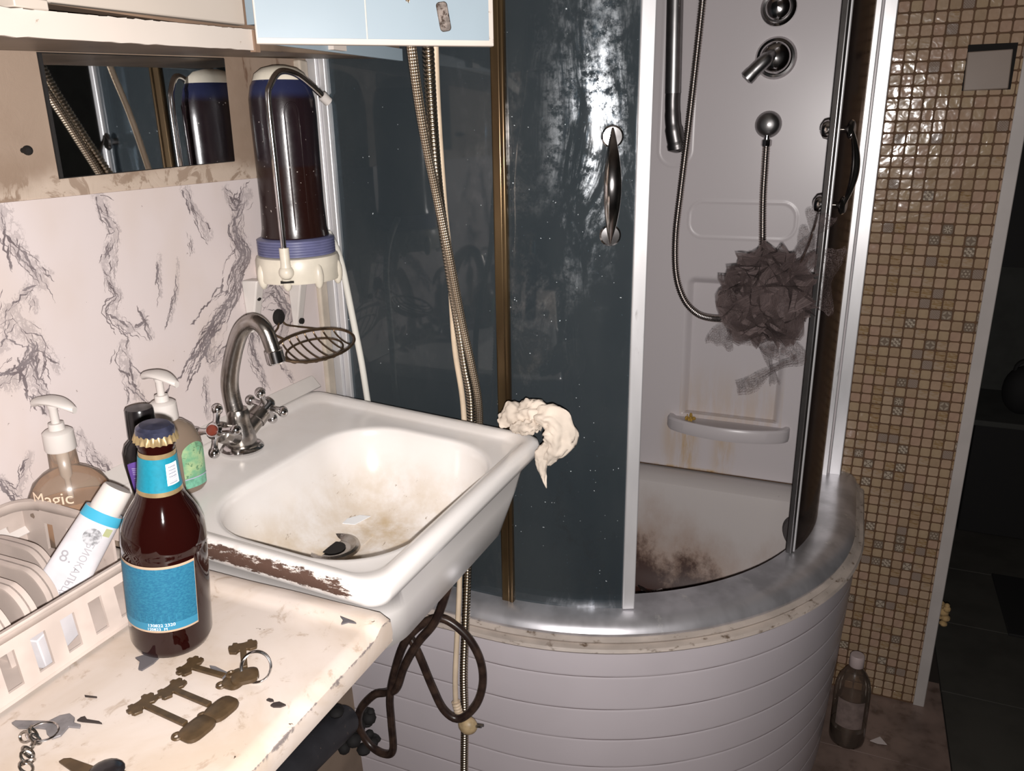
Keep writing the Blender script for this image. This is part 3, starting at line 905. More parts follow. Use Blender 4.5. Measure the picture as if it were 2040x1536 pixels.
# tub basin
tub = MB(); N = 64
def tubloop(inset, z, sh_=0.0):
    pts = []
    for i in range(N):
        pts.append(None)
    base = sweep(-inset, 22, XL + inset, YM - 0.02 - inset)
    pl = [(x, y) for x, y, _, _ in base] + [(XL + inset + 0.0, YM - 0.02 - inset)]
    P3 = [Vector((x, y, z)) for x, y in pl]; P3.append(P3[0])
    out = resample(P3, 1e9) if False else None
    L = [0]
    for i in range(1, len(P3)): L.append(L[-1] + (P3[i] - P3[i - 1]).length)
    res = []; j = 0
    for i in range(N):
        t = L[-1] * i / N
        while L[j + 1] < t: j += 1
        res.append(P3[j].lerp(P3[j + 1], (t - L[j]) / max(1e-9, L[j + 1] - L[j])))
    return res
tub.loft([tubloop(a, z) for a, z in ((0.0, 0.50), (-0.004, 0.548), (0.03, 0.5515), (0.055, 0.548), (0.07, 0.536), (0.078, 0.50), (0.092, 0.40), (0.11, 0.31), (0.14, 0.275), (0.20, 0.262), (0.30, 0.258))], cap1=True)
part('tub', tub, 'tub', sh)
# back wall panel with moulded reliefs
ZB0 = 0.554
bp = MB(); vals = []
nx, nz = 150, 230
bx0, bx1, bz0, bz1 = XL + 0.004, 0.026, ZB0, 2.15
YP = 1.862
def rr_d(x, z, x0, x1, z0, z1, r):
    cx, cz = (x0 + x1) / 2, (z0 + z1) / 2
    qx = abs(x - cx) - (x1 - x0) / 2 + r; qz = abs(z - cz) - (z1 - z0) / 2 + r
    return math.hypot(max(qx, 0), max(qz, 0)) + min(max(qx, qz), 0) - r
def sst(e0, e1, x):
    t = max(0, min(1, (x - e0) / (e1 - e0))); return t * t * (3 - 2 * t)
zs_ = [bz0 + (1.70 - bz0) * j / 460 for j in range(461)] + [1.70 + (bz1 - 1.70) * j / 10 for j in range(1, 11)]
xs_ = [bx0 + (-0.46 - bx0) * i / 30 for i in range(30)] + [-0.46 + (bx1 + 0.46) * i / 220 for i in range(221)]
for z in zs_:
    for x in xs_:
        y = YP
        d = rr_d(x, z, -0.342, -0.110, 1.131, 1.211, 0.032); y += -0.0011 * math.exp(-(d / 0.0022) ** 2)
        d = rr_d(x, z, -0.418, -0.345, 1.288, 2.0, 0.034); y += -0.0010 * math.exp(-(d / 0.0022) ** 2)
        xc = -0.2215; hw = 0.119 - 0.003 * (1.04 - z) / 0.3
        d = rr_d(x, z, xc - hw, xc + hw, 0.60, 1.039, 0.02)
        y += 0.0150 * (1 - sst(-0.016, 0.002, d)) if z > 0.70 else (0.0)
        bp.v.append(Vector((x, y, z)))
        ru = max(math.exp(-((x + 0.317) / 0.020) ** 2), 0.7 * math.exp(-((x + 0.228) / 0.022) ** 2), 0.4 * math.exp(-((x + 0.36) / 0.02) ** 2)) * sst(0.715, 0.66, z) * (1.0 - 0.25 * sst(0.60, 0.556, z))
        ru = max(ru, 0.30 * sst(0.86, 0.70, z) * (1 if abs(x - xc) < 0.12 else 0) * (1 if z > 0.69 else 0))
        ru = max(ru, 0.9 * sst(0.562, 0.556, z) * sst(-0.42, -0.36, x) * sst(-0.16, -0.24, x))
        vals.append(ru)
w_ = len(xs_)
for j in range(len(zs_) - 1):
    for i in range(w_ - 1):
        b = j * w_ + i
        bp.face((b, b + 1, b + w_ + 1, b + w_))
pb = part('back_panel', bp, 'panel', sh, attrs={'rust': vals}, sharp=60)
sd = pb.modifiers.new('thick', 'SOLIDIFY'); sd.thickness = 0.004; sd.offset = -1
part('side_panel', MB().box((XL + 0.006, 1.49, 1.35), (0.008, 0.74, 1.59)), 'acrylic', sh)
# soap shelf under the niche
sl = MB(); top = []; n = 40
xa, xb = -0.366, -0.080
def shelf_loop(grow, z, dz):
    L = []
    for i in range(n + 1):
        t = i / n; x = xa - grow + (xb - xa + 2 * grow) * t
        L.append((x, 1.858 - (0.016 + 0.050 * math.sin(PI * t) ** 0.55) - grow, z))
    L.append((xb + grow, 1.872, z)); L.append((xa - grow, 1.872, z))
    return L
sl.loft([shelf_loop(-0.012, 0.664, 0), shelf_loop(-0.002, 0.665, 0), shelf_loop(0.0, 0.672, 0), shelf_loop(0.0, 0.692, 0), shelf_loop(-0.003, 0.697, 0), shelf_loop(-0.010, 0.697, 0), shelf_loop(-0.018, 0.692, 0)], cap0=True, cap1=True)
part('soap_shelf', sl, 'acrylic', sh)
# glazing
def arc_pane(a0, a1, R, th, z0, z1, n=24):
    mb = MB(); loops = []
    for r, z in ((R, z0), (R + th, z0), (R + th, z1), (R, z1)):
        loops.append([(CX + r * math.cos(a0 + (a1 - a0) * i / n), CY + r * math.sin(a0 + (a1 - a0) * i / n), z) for i in range(n + 1)])
    mb.loft(loops, closed=False, loop_closed=True)
    m = n + 1
    mb.face([0, m, 2 * m, 3 * m]); mb.face([n, m + n, 2 * m + n, 3 * m + n][::-1])
    return mb
ZG = 2.02
part('left_glass', MB().box(((XL + 0.03 - 0.484) / 2, 1.1065, (ZT + ZG) / 2), (-XL - 0.03 - 0.484, 0.006, ZG - ZT)), 'dark_glass', sh, label='fixed dark glass pane beside the sink')
part('left_profile', MB().box((XL + 0.010, 1.1065, (ZT + ZG) / 2), (0.019, 0.030, ZG - ZT)).box((XL + 0.026, 1.1065, (ZT + ZG) / 2), (0.012, 0.020, ZG - ZT)), 'aluminium', sh, bevel=0.002)
part('post', MB().box((-0.4835, 1.1065, (ZT + ZG) / 2), (0.016, 0.020, ZG - ZT)).box((-0.473, 1.101, (ZT + ZG) / 2), (0.008, 0.012, ZG - ZT)), 'brass_steel', sh, bevel=0.003, label='bronze coloured glazing post')
part('right_glass', MB().box((-0.004, 1.745, (ZT + ZG) / 2), (0.006, 0.215, ZG - ZT)), 'smoke_glass', sh, label='fixed glass pane at the mosaic wall')
part('right_profile', MB().box((0.0040, YM - 0.020, (ZT + ZG) / 2), (0.0155, 0.036, ZG - ZT)), 'aluminium', sh, bevel=0.002)
part('right_profile', MB().box((0.0275, YM - 0.014, (ZT + ZG) / 2), (0.0255, 0.026, ZG - ZT)), 'aluminium', sh, bevel=0.002)
part('profile_gap', MB().box((0.0133, YM - 0.010, (ZT + ZG) / 2), (0.004, 0.018, ZG - ZT)), 'black_hole', sh)
part('top_track', swept([(-0.012, ZG), (0.02, ZG), (0.022, ZG + 0.05), (-0.012, ZG + 0.05)]), 'track_metal', sh)

def handle(parent, pc, nrm, zt, zb_, reach=1.0):
    # two knobs through the glass and a lens-shaped grip outside
    tan = Vector((-nrm.y, nrm.x, 0))
    for z in (zt, zb_):
        q = Vector((0, 0, 1)).rotation_difference(nrm).to_matrix().to_4x4()
        m_ = Matrix.Translation(Vector((pc.x, pc.y, z))) @ q
        part('knob', MB().lathe([(0.0, -0.034), (0.008, -0.033), (0.0145, -0.028), (0.016, -0.022), (0.013, -0.014), (0.006, -0.010), (0.006, 0.012), (0.0145, 0.013), (0.0155, 0.016), (0.013, 0.0185), (0.0, 0.019)], 24, m_), 'chrome', parent)
    n = 28; loops = []
    for i in range(n + 1):
        t = i / n; z = zt + 0.012 + (zb_ - zt - 0.024) * t
        sN = math.sin(PI * t)
        out = (0.018 + 0.026 * sN) * reach
        w = 0.0014 + 0.0108 * sN ** 0.9; d = 0.0012 + 0.0048 * sN
        c = Vector((pc.x, pc.y, z)) + nrm * out
        loops.append([c + tan * (w * math.cos(2 * PI * k / 14)) + nrm * (d * math.sin(2 * PI * k / 14)) for k in range(14)])
    part('grip', MB().loft(loops, cap0=True, cap1=True), 'chrome', parent)

# left sliding door
A0, A1 = math.radians(-90.5), math.radians(-66.7)
RD = CR - 0.001
dl = part('sliding_door', arc_pane(A0, A1, RD - 0.004, 0.006, ZT + 0.002, ZG), 'door_glass', sh, label='left sliding door of dark limescaled glass')
dl['label'] = 'left sliding door of dark limescaled glass'
def strip(parent, a, R, w, th, nm, m_):
    nrm = Vector((math.cos(a), math.sin(a), 0)); tan = Vector((-nrm.y, nrm.x, 0))
    c = Vector((CX, CY, 0)) + nrm * R
    rot = Matrix((tan, nrm, Vector((0, 0, 1)))).transposed()
    return part(nm, MB().box((c.x, c.y, (ZT + ZG) / 2 + 0.002), (w, th, ZG - ZT - 0.004), rot), m_, parent, bevel=0.002)
strip(dl, A1 + 0.019, RD, 0.021, 0.016, 'edge_profile', 'aluminium')
an = A1 - 0.066
hn = Vector((math.cos(an), math.sin(an), 0))
handle(dl, Vector((CX, CY, 0)) + hn * RD, hn, 1.364, 1.228)
# right sliding door
B0, B1 = math.radians(-22.4), math.radians(6)
RQ = CR - 0.032
dr = part('sliding_door', arc_pane(B0, B1, RQ - 0.003, 0.006, ZT - 0.001, ZG), 'smoke_glass', sh)
dr['label'] = 'right sliding door seen almost edge on'
strip(dr, B0 - 0.012, RQ, 0.009, 0.012, 'edge_profile', 'satin')
strip(dr, B0 + 0.008, RQ + 0.003, 0.005, 0.007, 'edge_profile', 'aluminium')
bn = B0 + 0.055
hb = Vector((math.cos(bn), math.sin(bn), 0))
handle(dr, Vector((CX, CY, 0)) + hb * RQ, hb, 1.366, 1.245, 0.66)

# fittings on the back panel
def yrot(p):   # lathe axis pointing at the room (-y)
    return Matrix.Translation(Vector(p)) @ Matrix.Rotation(PI / 2, 4, 'X')
k1 = ay(1551, 15, 1.85)
part('diverter_knob', MB().lathe([(0.033, 0), (0.036, 0.006), (0.035, 0.014), (0.030, 0.019), (0.026, 0.018), (0.024, 0.024), (0.020, 0.028), (0.010, 0.031), (0, 0.032)], 32, yrot((k1.x, YP, k1.z))), 'chrome', sh)
k2 = ay(1545, 115, 1.85)
mx = part('mixer_knob', MB().lathe([(0.041, 0), (0.042, 0.004), (0.038, 0.010), (0.033, 0.011), (0.031, 0.016), (0.031, 0.024), (0.028, 0.030), (0.018, 0.036), (0, 0.038)], 36, yrot((k2.x, YP, k2.z))), 'chrome', sh)
le = ay(1487, 158, 1.80)
part('lever', MB().tube(smooth([(k2.x - 0.006, YP - 0.030, k2.z + 0.004), (k2.x - 0.016, YP - 0.046, k2.z - 0.006), (k2.x - 0.034, YP - 0.052, k2.z - 0.024), (k2.x - 0.052, YP - 0.054, k2.z - 0.043)], 5), [0.012] * 4 + [0.0145] * 8 + [0.0155] * 3 + [0.009], 14), 'satin', mx)
k3 = ay(1530, 248, 1.85)
ou = part('hose_outlet', MB().lathe([(0.027, 0), (0.028, 0.004), (0.027, 0.013), (0.022, 0.020), (0.012, 0.025), (0, 0.026)], 32, yrot((k3.x, YP, k3.z))), 'satin', sh)
part('outlet_nut', MB().lathe([(0.010, 0), (0.011, 0.002), (0.011, 0.012), (0.008, 0.014)], 8, Matrix.Translation(Vector((k3.x, YP - 0.013, k3.z - 0.044)))).lathe([(0.007, 0.0), (0.007, 0.02)], 12, Matrix.Translation(Vector((k3.x, YP - 0.013, k3.z - 0.032)))), 'chrome', ou)
# riser bar ending in a swollen grip
rt, rb_ = ay(1343, -140, 1.84), ay(1348, 200, 1.84)
riser = [Vector((rt.x, 1.832, 1.78)), Vector((ay(1345, 0, 1.832).x, 1.832, 1.628)), Vector((ay(1343, 100, 1.832).x, 1.832, 1.52)), Vector((ay(1341, 186, 1.832).x, 1.832, ay(1341, 186, 1.832).z))]
part('riser_bar', MB().tube(riser, 0.0178, 20), 'satin', sh)
rs = riser[-1]
e = [rs + Vector((0, 0, 0.001)), rs + Vector((0, 0, -0.02)), rs + Vector((0.003, 0, -0.06)), rs + Vector((0.009, 0.001, -0.092)), rs + Vector((0.014, 0.003, -0.112)), rs + Vector((0.016, 0.004, -0.124))]
part('riser_grip', MB().tube(smooth(e, 5), [0.0168] * 8 + [0.0178] * 4 + [0.0200] * 6 + [0.0222] * 4 + [0.019, 0.014, 0.009, 0.004], 20), 'dark_satin', sh)
for z in (1.70,):
    part('riser_bracket', MB().tube([(riser[0].x, 1.832, z), (riser[0].x, YP, z)], 0.009, 12), 'satin', sh)
# the two ends of the shower hose
hp = [ay(1412, -120, 1.80), ay(1400, 0, 1.805), ay(1388, 110, 1.81), ay(1372, 250, 1.815), ay(1356, 380, 1.82), ay(1346, 470, 1.82), ay(1347, 545, 1.82), ay(1362, 595, 1.81), ay(1388, 624, 1.79), ay(1420, 634, 1.76), ay(1460, 632, 1.72), ay(1510, 610, 1.73), ay(1518, 570, 1.80), ay(1519, 500, 1.83), ay(1520, 400, 1.842), ay(1524, 330, 1.846), Vector((k3.x, YP - 0.013, k3.z - 0.040))]
part('shower_hose', ribbed(smooth(hp, 12), 0.0084, 0.0050, 10, 0.0016), 'shower_hose', sh)
dz = ay(1592, 1065, 1.60)
part('overflow_cover', MB().lathe([(0.036, -0.012), (0.040, -0.006), (0.040, 0.0), (0.034, 0.006), (0, 0.008)], 28, Matrix.Translation(dz) @ Matrix.Rotation(PI / 2, 4, 'X') @ Matrix.Rotation(-0.5, 4, 'Y')), 'grey_disc', sh, label='dark grey round cover on the tub wall')

# yellow residue on the soap shelf
ye = MB()
for i in range(22):
    c = Vector((-0.307 + rnd.uniform(-0.012, 0.012), 1.826 + rnd.uniform(-0.008, 0.008), 0.696 + abs(rnd.gauss(0, 0.005))))
    ye.sphere(c, rnd.uniform(0.0015, 0.0042), 8, 6, (1, 1, rnd.uniform(0.6, 2.0)))
single('soap_residue', ye, 'scale_yellow', 'yellow crusty residue on the left of the shower soap shelf', 'residue')
# debris in the tub bottom
dbm = MB()
for i in range(22):
    p = Vector((rnd.uniform(-0.46, -0.14), rnd.uniform(1.58, 1.76), 0.268 + rnd.uniform(0, 0.012)))
    r = rnd.uniform(0.008, 0.026); dbm.cur = 1 if i % 4 == 0 else 0
    o = [(r * rnd.uniform(0.5, 1) * math.cos(2 * PI * k / 7), r * rnd.uniform(0.5, 1) * math.sin(2 * PI * k / 7)) for k in range(7)]
    dbm.prism(o, 0, 0.003, Matrix.Translation(p) @ Matrix.Rotation(rnd.uniform(-0.7, 0.7), 4, 'X') @ Matrix.Rotation(rnd.uniform(-0.7, 0.7), 4, 'Y'))
single('tub_debris', dbm, ['dark_chip', 'paper'], 'dark flaky debris lying in the bottom of the shower tub', 'debris', kind='stuff')

# bath puff hanging from the inner knob of the right door
pc = Vector((-0.118, 1.44, 1.088))
lo = thing('bath_puff', 'dark grey brown net bath puff hanging inside the shower doorway', 'bath puff', tuple(pc))
pf = MB()
def ruffle(mb, c, R, q, seed, k=5, m=34, rings=5, amp=0.3):
    rr = random.Random(seed); ph = rr.uniform(0, 6)
    loops = []
    for j in range(rings + 1):
        f = 0.12 + 0.88 * j / rings; L = []
        for i in range(m):
            a = 2 * PI * i / m
            rad = R * f * (1 + 0.14 * math.sin(2 * a + ph) + 0.08 * math.sin(5 * a + ph * 2))
            h = amp * R * f * f * (math.sin(k * a + ph) + 0.45 * math.sin((k + 4) * a - ph))
            L.append(c + q @ Vector((rad * math.cos(a), rad * math.sin(a), h)))
        loops.append(L)
    mb.loft(loops)
for i in range(32):
    d = Vector((rnd.gauss(0, 1), rnd.gauss(0, 0.8), rnd.gauss(0, 1))).normalized()
    q = d.to_track_quat('Z', 'Y').to_matrix()
    c = pc + Vector((d.x * 0.049, d.y * 0.036, d.z * 0.055))
    ruffle(pf, c, rnd.uniform(0.045, 0.066), q, i, rnd.choice([3, 4, 5]))
part('puff', pf, 'net_dense', lo)
tails = [([ay(1480, 590, 1.40), ay(1450, 640, 1.40), ay(1432, 690, 1.41)], 0.032), ([ay(1470, 650, 1.41), ay(1520, 690, 1.41), ay(1550, 690, 1.41)], 0.030),
         ([ay(1545, 680, 1.42), ay(1595, 712, 1.42), ay(1560, 728, 1.41), ay(1530, 745, 1.41), ay(1500, 765, 1.41), ay(1468, 772, 1.41)], 0.017),
         ([ay(1528, 690, 1.42), ay(1534, 725, 1.41), ay(1545, 765, 1.41)], 0.012), ([ay(1638, 425, 1.425), ay(1620, 470, 1.43), ay(1600, 510, 1.43)], 0.022),
         ([ay(1620, 470, 1.44), ay(1598, 490, 1.44), ay(1580, 530, 1.44)], 0.020), ([ay(1640, 500, 1.44), ay(1648, 560, 1.44), ay(1630, 620, 1.44)], 0.03)]
for pl, w in tails:
    p = resample(smooth(pl, 6), 0.004); mb = MB(); loops = []
    for i, c in enumerate(p):
        t = i / (len(p) - 1); L = []
        nd = (p[min(i + 1, len(p) - 1)] - p[max(i - 1, 0)]).normalized()
        sd_ = nd.cross(Vector((0, 1, 0))).normalized()
        for k in range(11):
            s_ = k / 10 - 0.5
            ww = w * (0.75 + 0.45 * math.sin(t * 7 + 1)) * (1 - 0.35 * t)
            L.append(c + sd_ * (s_ * 2 * ww) + Vector((0, 0.006 * math.sin(s_ * 9 + t * 8), 0.003 * math.sin(s_ * 14 + t * 12))))
        loops.append(L)
    mb.loft(loops, closed=False)
    part('net_strip', mb, 'net_loose', lo)
kb = Vector((CX, CY, 0)) + hb * (RQ - 0.020)
part('cord', MB().tube(smooth([Vector((kb.x - 0.004, kb.y, 1.236)), ay(1622, 455, 1.43), ay(1608, 495, 1.435), ay(1585, 545, 1.44)], 6), 0.0014, 6), 'black_rubber', lo)

# ================================================================== sink
# corners: wall-far, front-far, front-near, wall-near (slightly askew as in the room)
SQ = [Vector((XL + 0.006, 1.021, ZS + 0.001)), Vector((-0.372, 0.990, ZS - 0.013)), Vector((-0.377, 0.5565, ZS - 0.013)), Vector((XL + 0.006, 0.5665, ZS + 0.001))]
def sk(a, b, dz):      # a: 0 wall .. 1 front, b: 0 near .. 1 far
    p = (SQ[3].lerp(SQ[2], a)).lerp(SQ[0].lerp(SQ[1], a), b)
    return Vector((p.x, p.y, p.z + dz))
sink = thing('wash_basin', 'square white enamel sink with brown stained bowl and rusty near edge', 'sink', (-0.58, 0.78, 0.85))
NS = 160
def skloop(ca, cb, ha, hb_, r, dz):
    # half sizes in metres on a 0.43 x 0.45 rim
    return [sk(x / 0.43, y / 0.452, dz) for x, y in rrect_even(ca, cb, ha, hb_, r)]
W2, L2 = 0.215, 0.226
BA, BB = 0.268, 0.214      # bowl centre from the wall / from the near edge
loops = []; meta = []
def add(ca, cb, ha, hb_, r, dz, tag):
    loops.append(skloop(ca, cb, ha, hb_, r, dz)); meta.append(tag)
# underside and apron
add(0.272, BB, 0.04, 0.05, 0.035, -0.143, 'u')
add(0.272, BB, 0.108, 0.150, 0.06, -0.137, 'u')
add(0.272, BB, 0.132, 0.182, 0.06, -0.112, 'u')
add(0.273, BB, 0.146, 0.196, 0.05, -0.055, 'u')
add(0.272, BB + 0.002, 0.151, 0.204, 0.04, -0.026, 'u')
add(W2, L2, W2 - 0.006, L2 - 0.006, 0.02, -0.024, 'r')
add(W2, L2, W2 - 0.0005, L2 - 0.0005, 0.022, -0.021, 'r')
add(W2, L2, W2, L2, 0.022, -0.015, 'r')
add(W2, L2, W2, L2, 0.022, -0.009, 'r')
add(W2, L2, W2 - 0.002, L2 - 0.002, 0.022, -0.003, 'r')
add(W2, L2, W2 - 0.008, L2 - 0.008, 0.022, 0.0005, 'r')
add(W2, L2, W2 - 0.018, L2 - 0.018, 0.026, -0.0005, 't')
add(W2, L2, W2 - 0.026, L2 - 0.026, 0.030, -0.006, 't')
add(W2 + 0.003, L2, W2 - 0.032, L2 - 0.031, 0.035, -0.0085, 't')
bx, by = 0.134, 0.176
bprofile = [(0.008, -0.0088), (0.004, -0.0092), (0.0, -0.0102), (-0.0025, -0.0125)]
for i in range(1, 19):
    th = PI / 2 * i / 18
    bprofile.append((-0.0025 - 0.084 * (1 - math.cos(th)) - 0.014 * i / 18, -0.0125 - 0.111 * math.sin(th) ** 0.95))
for g_, dz in bprofile:
    add(BA, BB, bx + g_, by + g_, max(0.022, 0.095 + g_), dz, ('b', dz))
add(BA - 0.03, BB, 0.012, 0.03, 0.012, -0.128, ('b', -0.128))
smb = MB().loft(loops, cap0=True, cap1=True)
stain, rust = [], []
rimz = [L for L, tg in zip(loops, meta) if tg in ('r', 't')]
rwl = [0.15, 0.30, 0.98, 1.0, 0.85, 0.42, 0.05, 0.0, 0.0]
for L, tg in zip(loops, meta):
    wr = rwl[min(len(rwl) - 1, next(i for i, q in enumerate(rimz) if q is L))] if tg in ('r', 't') else 0.0
    for p in L:
        s = 0.0
        if isinstance(tg, tuple):
            s = 0.05 + sst(-0.03, -0.11, tg[1]) * (0.55 + 0.5 * sst(0.80, 0.62, p.y))
            s = min(1, s + 0.5 * sst(-0.112, -0.124, tg[1]))
        elif tg == 't': s = 0.12
        stain.append(s)
        r_ = 0.0
        if tg in ('r', 't'):
            near = sst(0.582, 0.566, p.y)
            r_ = near * sst(-0.70, -0.62, p.x) * sst(-0.385, -0.43, p.x) * wr
        rust.append(r_)
part('basin', smb, 'enamel', sink, attrs={'stain': stain, 'rust': rust}, sharp=70)
dc = az(664, 1094, 0.848)
dm = Matrix.Translation(Vector((dc.x, dc.y, 0.8500)))
part('drain', MB().lathe([(0.010, -0.004), (0.022, -0.002), (0.026, 0.002), (0.031, 0.0045), (0.035, 0.003), (0.036, -0.001)], 32, dm), 'dull_chrome', sink)
part('drain_hole', MB().lathe([(0.0, 0.0005), (0.0165, 0.0003)], 24, dm), 'black_hole', sink)
pp = az(708, 1040, 0.855)
single('paper_scrap', MB().prism([(-0.016, -0.010), (0.002, -0.014), (0.020, 0.010), (0.004, 0.014), (-0.012, 0.004)], 0, 0.0008, Matrix.Translation(pp + Vector((0, 0, 0.003))) @ Matrix.Rotation(0.4, 4, 'Z')), 'print_white', 'small white wet scrap of paper in the sink bowl', 'paper')

# mixer tap
fb = az(482, 891, ZS - 0.0072); fb.x = -0.735; fb.y = 0.785
tap = thing('mixer_tap', 'limescaled chrome two handle mixer tap with swan neck spout on the sink', 'tap', (fb.x, fb.y, fb.z))
T_ = Matrix.Translation(fb)
part('base', MB().lathe([(0.028, 0.0), (0.029, 0.003), (0.026, 0.007), (0.020, 0.009)], 32, T_), 'chrome', tap)
part('body', MB().lathe([(0.018, 0.006), (0.0205, 0.012), (0.019, 0.024), (0.016, 0.036), (0.0145, 0.047), (0.0150, 0.052), (0.0125, 0.058), (0, 0.059)], 28, T_), 'dull_chrome', tap)
sp_pts = [fb + Vector((0, 0, 0.052))] + [ay(u, v, fb.y) for u, v in ((458, 770), (464, 712), (480, 660), (504, 641), (527, 656), (542, 692), (549, 716))]
sp_pts[0] = Vector((sp_pts[1].x + 0.004, fb.y, fb.z + 0.050))
sps = smooth(sp_pts, 8)
part('spout', MB().tube(sps, [0.0120 - 0.0030 * i / len(sps) for i in range(len(sps))], 18), 'dull_chrome', tap)
e0 = sps[-1]; ed = (sps[-1] - sps[-4]).normalized()
part('aerator', MB().tube([e0 - ed * 0.012, e0 - ed * 0.011, e0 + ed * 0.004, e0 + ed * 0.006], [0.0098, 0.0116, 0.0118, 0.010], 20), 'chrome', tap)
for sgn in (-1, 1):
    d = Vector((0.12 if sgn < 0 else 0.10, sgn * 0.80, 0.46)).normalized()
    b0 = fb + Vector((0, sgn * 0.006, 0.020))
    arm = part('valve', MB().tube([b0, b0 + d * 0.018, b0 + d * 0.026, b0 + d * 0.0265, b0 + d * 0.042, b0 + d * 0.044], [0.0135, 0.0125, 0.0125, 0.0140, 0.0132, 0.010], 18), 'dull_chrome', tap)
    hc = b0 + d * 0.052
    u = d.orthogonal().normalized(); w = d.cross(u)
    mb = MB().tube([b0 + d * 0.042, hc + d * 0.004, hc + d * 0.008], [0.008, 0.0115, 0.009], 16)
    for k in range(4):
        ang = PI / 4 + k * PI / 2 + (0.25 if sgn > 0 else 0.1)
        s_ = u * math.cos(ang) + w * math.sin(ang)
        mb.tube([hc, hc + s_ * 0.015, hc + s_ * 0.024], [0.0062, 0.0036, 0.0046], 10)
        mb.sphere(hc + s_ * 0.0285, 0.0072, 14, 9)
    cr = part('cross_handle', mb, 'chrome', tap)
    part('cap', MB().tube([hc + d * 0.007, hc + d * 0.0105, hc + d * 0.0115], [0.0075, 0.007, 0.004], 16), 'red_cap' if sgn < 0 else 'dull_chrome', cr, label='dark red hot water cap' if sgn < 0 else None)

# rag on the far front corner of the sink
def rag():
    mb = MB()
    def lump(path, widths, flats, seed, m=44):
        p = resample(smooth(path, 8), 0.0022); n = len(p); loops = []
        for i, c in enumerate(p):
            t = i / (n - 1)
            x = t * (len(widths) - 1); j = min(int(x), len(widths) - 2); f = x - j
            w = widths[j] * (1 - f) + widths[j + 1] * f; fl_ = flats[j] * (1 - f) + flats[j + 1] * f
            tn = (p[min(i + 1, n - 1)] - p[max(i - 1, 0)]).normalized()
            view = Vector((0.40, -0.92, 0.1)).normalized()
            s_ = tn.cross(view).normalized(); o = s_.cross(tn).normalized()
            L = []
            for k in range(m):
                a = 2 * PI * k / m
                q = Vector((math.cos(a) * 1.7 + seed, math.sin(a) * 1.7, t * 4.5 + seed))
                r_ = 1 + 0.42 * mnoise.noise(q) + 0.22 * mnoise.noise(q * 2.7) + 0.12 * math.sin(a * 6 + t * 9 + seed)
                q2 = c * 60
                L.append(c + s_ * (w * r_ * math.cos(a)) + o * (fl_ * r_ * math.sin(a)) + Vector((mnoise.noise(q2 + Vector((3, 1, 2))), mnoise.noise(q2), mnoise.noise(q2 + Vector((7, 7, 7))))) * 0.0022)
            loops.append(L)
        mb.loft(loops, cap0=True, cap1=True)
    y = 0.965
    zz = lambda u, v, yy: ay(u, v, yy)
    lump([zz(1002, 838, 0.985), zz(1020, 832, 0.978), zz(1045, 830, 0.968), zz(1075, 826, 0.960), zz(1094, 838, 0.955)], [0.009, 0.020, 0.021, 0.020, 0.010], [0.008, 0.012, 0.013, 0.013, 0.008], 1.0)
    lump([zz(1040, 812, 0.990), zz(1062, 806, 0.985), zz(1080, 806, 0.985)], [0.004, 0.007, 0.005], [0.004, 0.008, 0.004], 4.2, 26)
    lump([zz(1070, 832, 0.952), zz(1098, 836, 0.948), zz(1114, 858, 0.944), zz(1112, 885, 0.944), zz(1098, 908, 0.946), zz(1090, 925, 0.948)], [0.010, 0.020, 0.022, 0.019, 0.013, 0.005], [0.008, 0.013, 0.011, 0.010, 0.007, 0.003], 2.3)
    lump([zz(1095, 880, 0.945), zz(1084, 905, 0.945), zz(1080, 928, 0.946), zz(1083, 950, 0.947), zz(1088, 972, 0.948)], [0.008, 0.010, 0.0075, 0.004, 0.0006], [0.006, 0.006, 0.005, 0.003, 0.0006], 3.1, 26)
    lump([zz(1022, 850, 0.962), zz(1048, 852, 0.952), zz(1068, 846, 0.946)], [0.006, 0.010, 0.008], [0.006, 0.008, 0.007], 5.5, 30)
    single('rag', mb, 'rag', 'crumpled off white damp rag draped over the far front corner of the sink', 'rag', sharp=80)
rag()

# ================================================================== worktop left of the sink
wt = thing('worktop', 'worn cream enamel worktop beside the sink with keys and bottle on it', 'worktop', (-0.58, 0.35, 0.92))
mb = MB(); nx, ny = 80, 90; chip = []
xs = [XL + 0.004 + (-0.362 - XL - 0.004) * i / nx for i in range(nx + 1)]
ys = [0.10 + (0.5495 - 0.10) * j / ny for j in range(ny + 1)]
dent = az(606, 1222, ZC)
for yv in ys:
    for xv in xs:
        # raised lip along the sink, thin ridge where the enamel has lifted
        z = ZC + 0.0065 * sst(0.5215, 0.534, yv - 0.012 * (xv + 0.36)) - 0.003 * sst(0.543, 0.5495, yv)
        z += 0.0035 * math.exp(-(((xv - dent.x) / 0.022) ** 2 + ((yv - dent.y) / 0.014) ** 2))
        z -= 0.006 * sst(-0.372, -0.363, xv)
        z += 0.0006 * mnoise.noise(Vector((xv * 18, yv * 18, 0)))
        mb.v.append(Vector((xv, yv, z)))
        cmask = 0.9 * sst(-0.366, -0.363, xv)
        chip.append(cmask)
w_ = nx + 1
for j in range(ny):
    for i in range(nx):
        b = j * w_ + i; mb.face((b, b + 1, b + w_ + 1, b + w_))
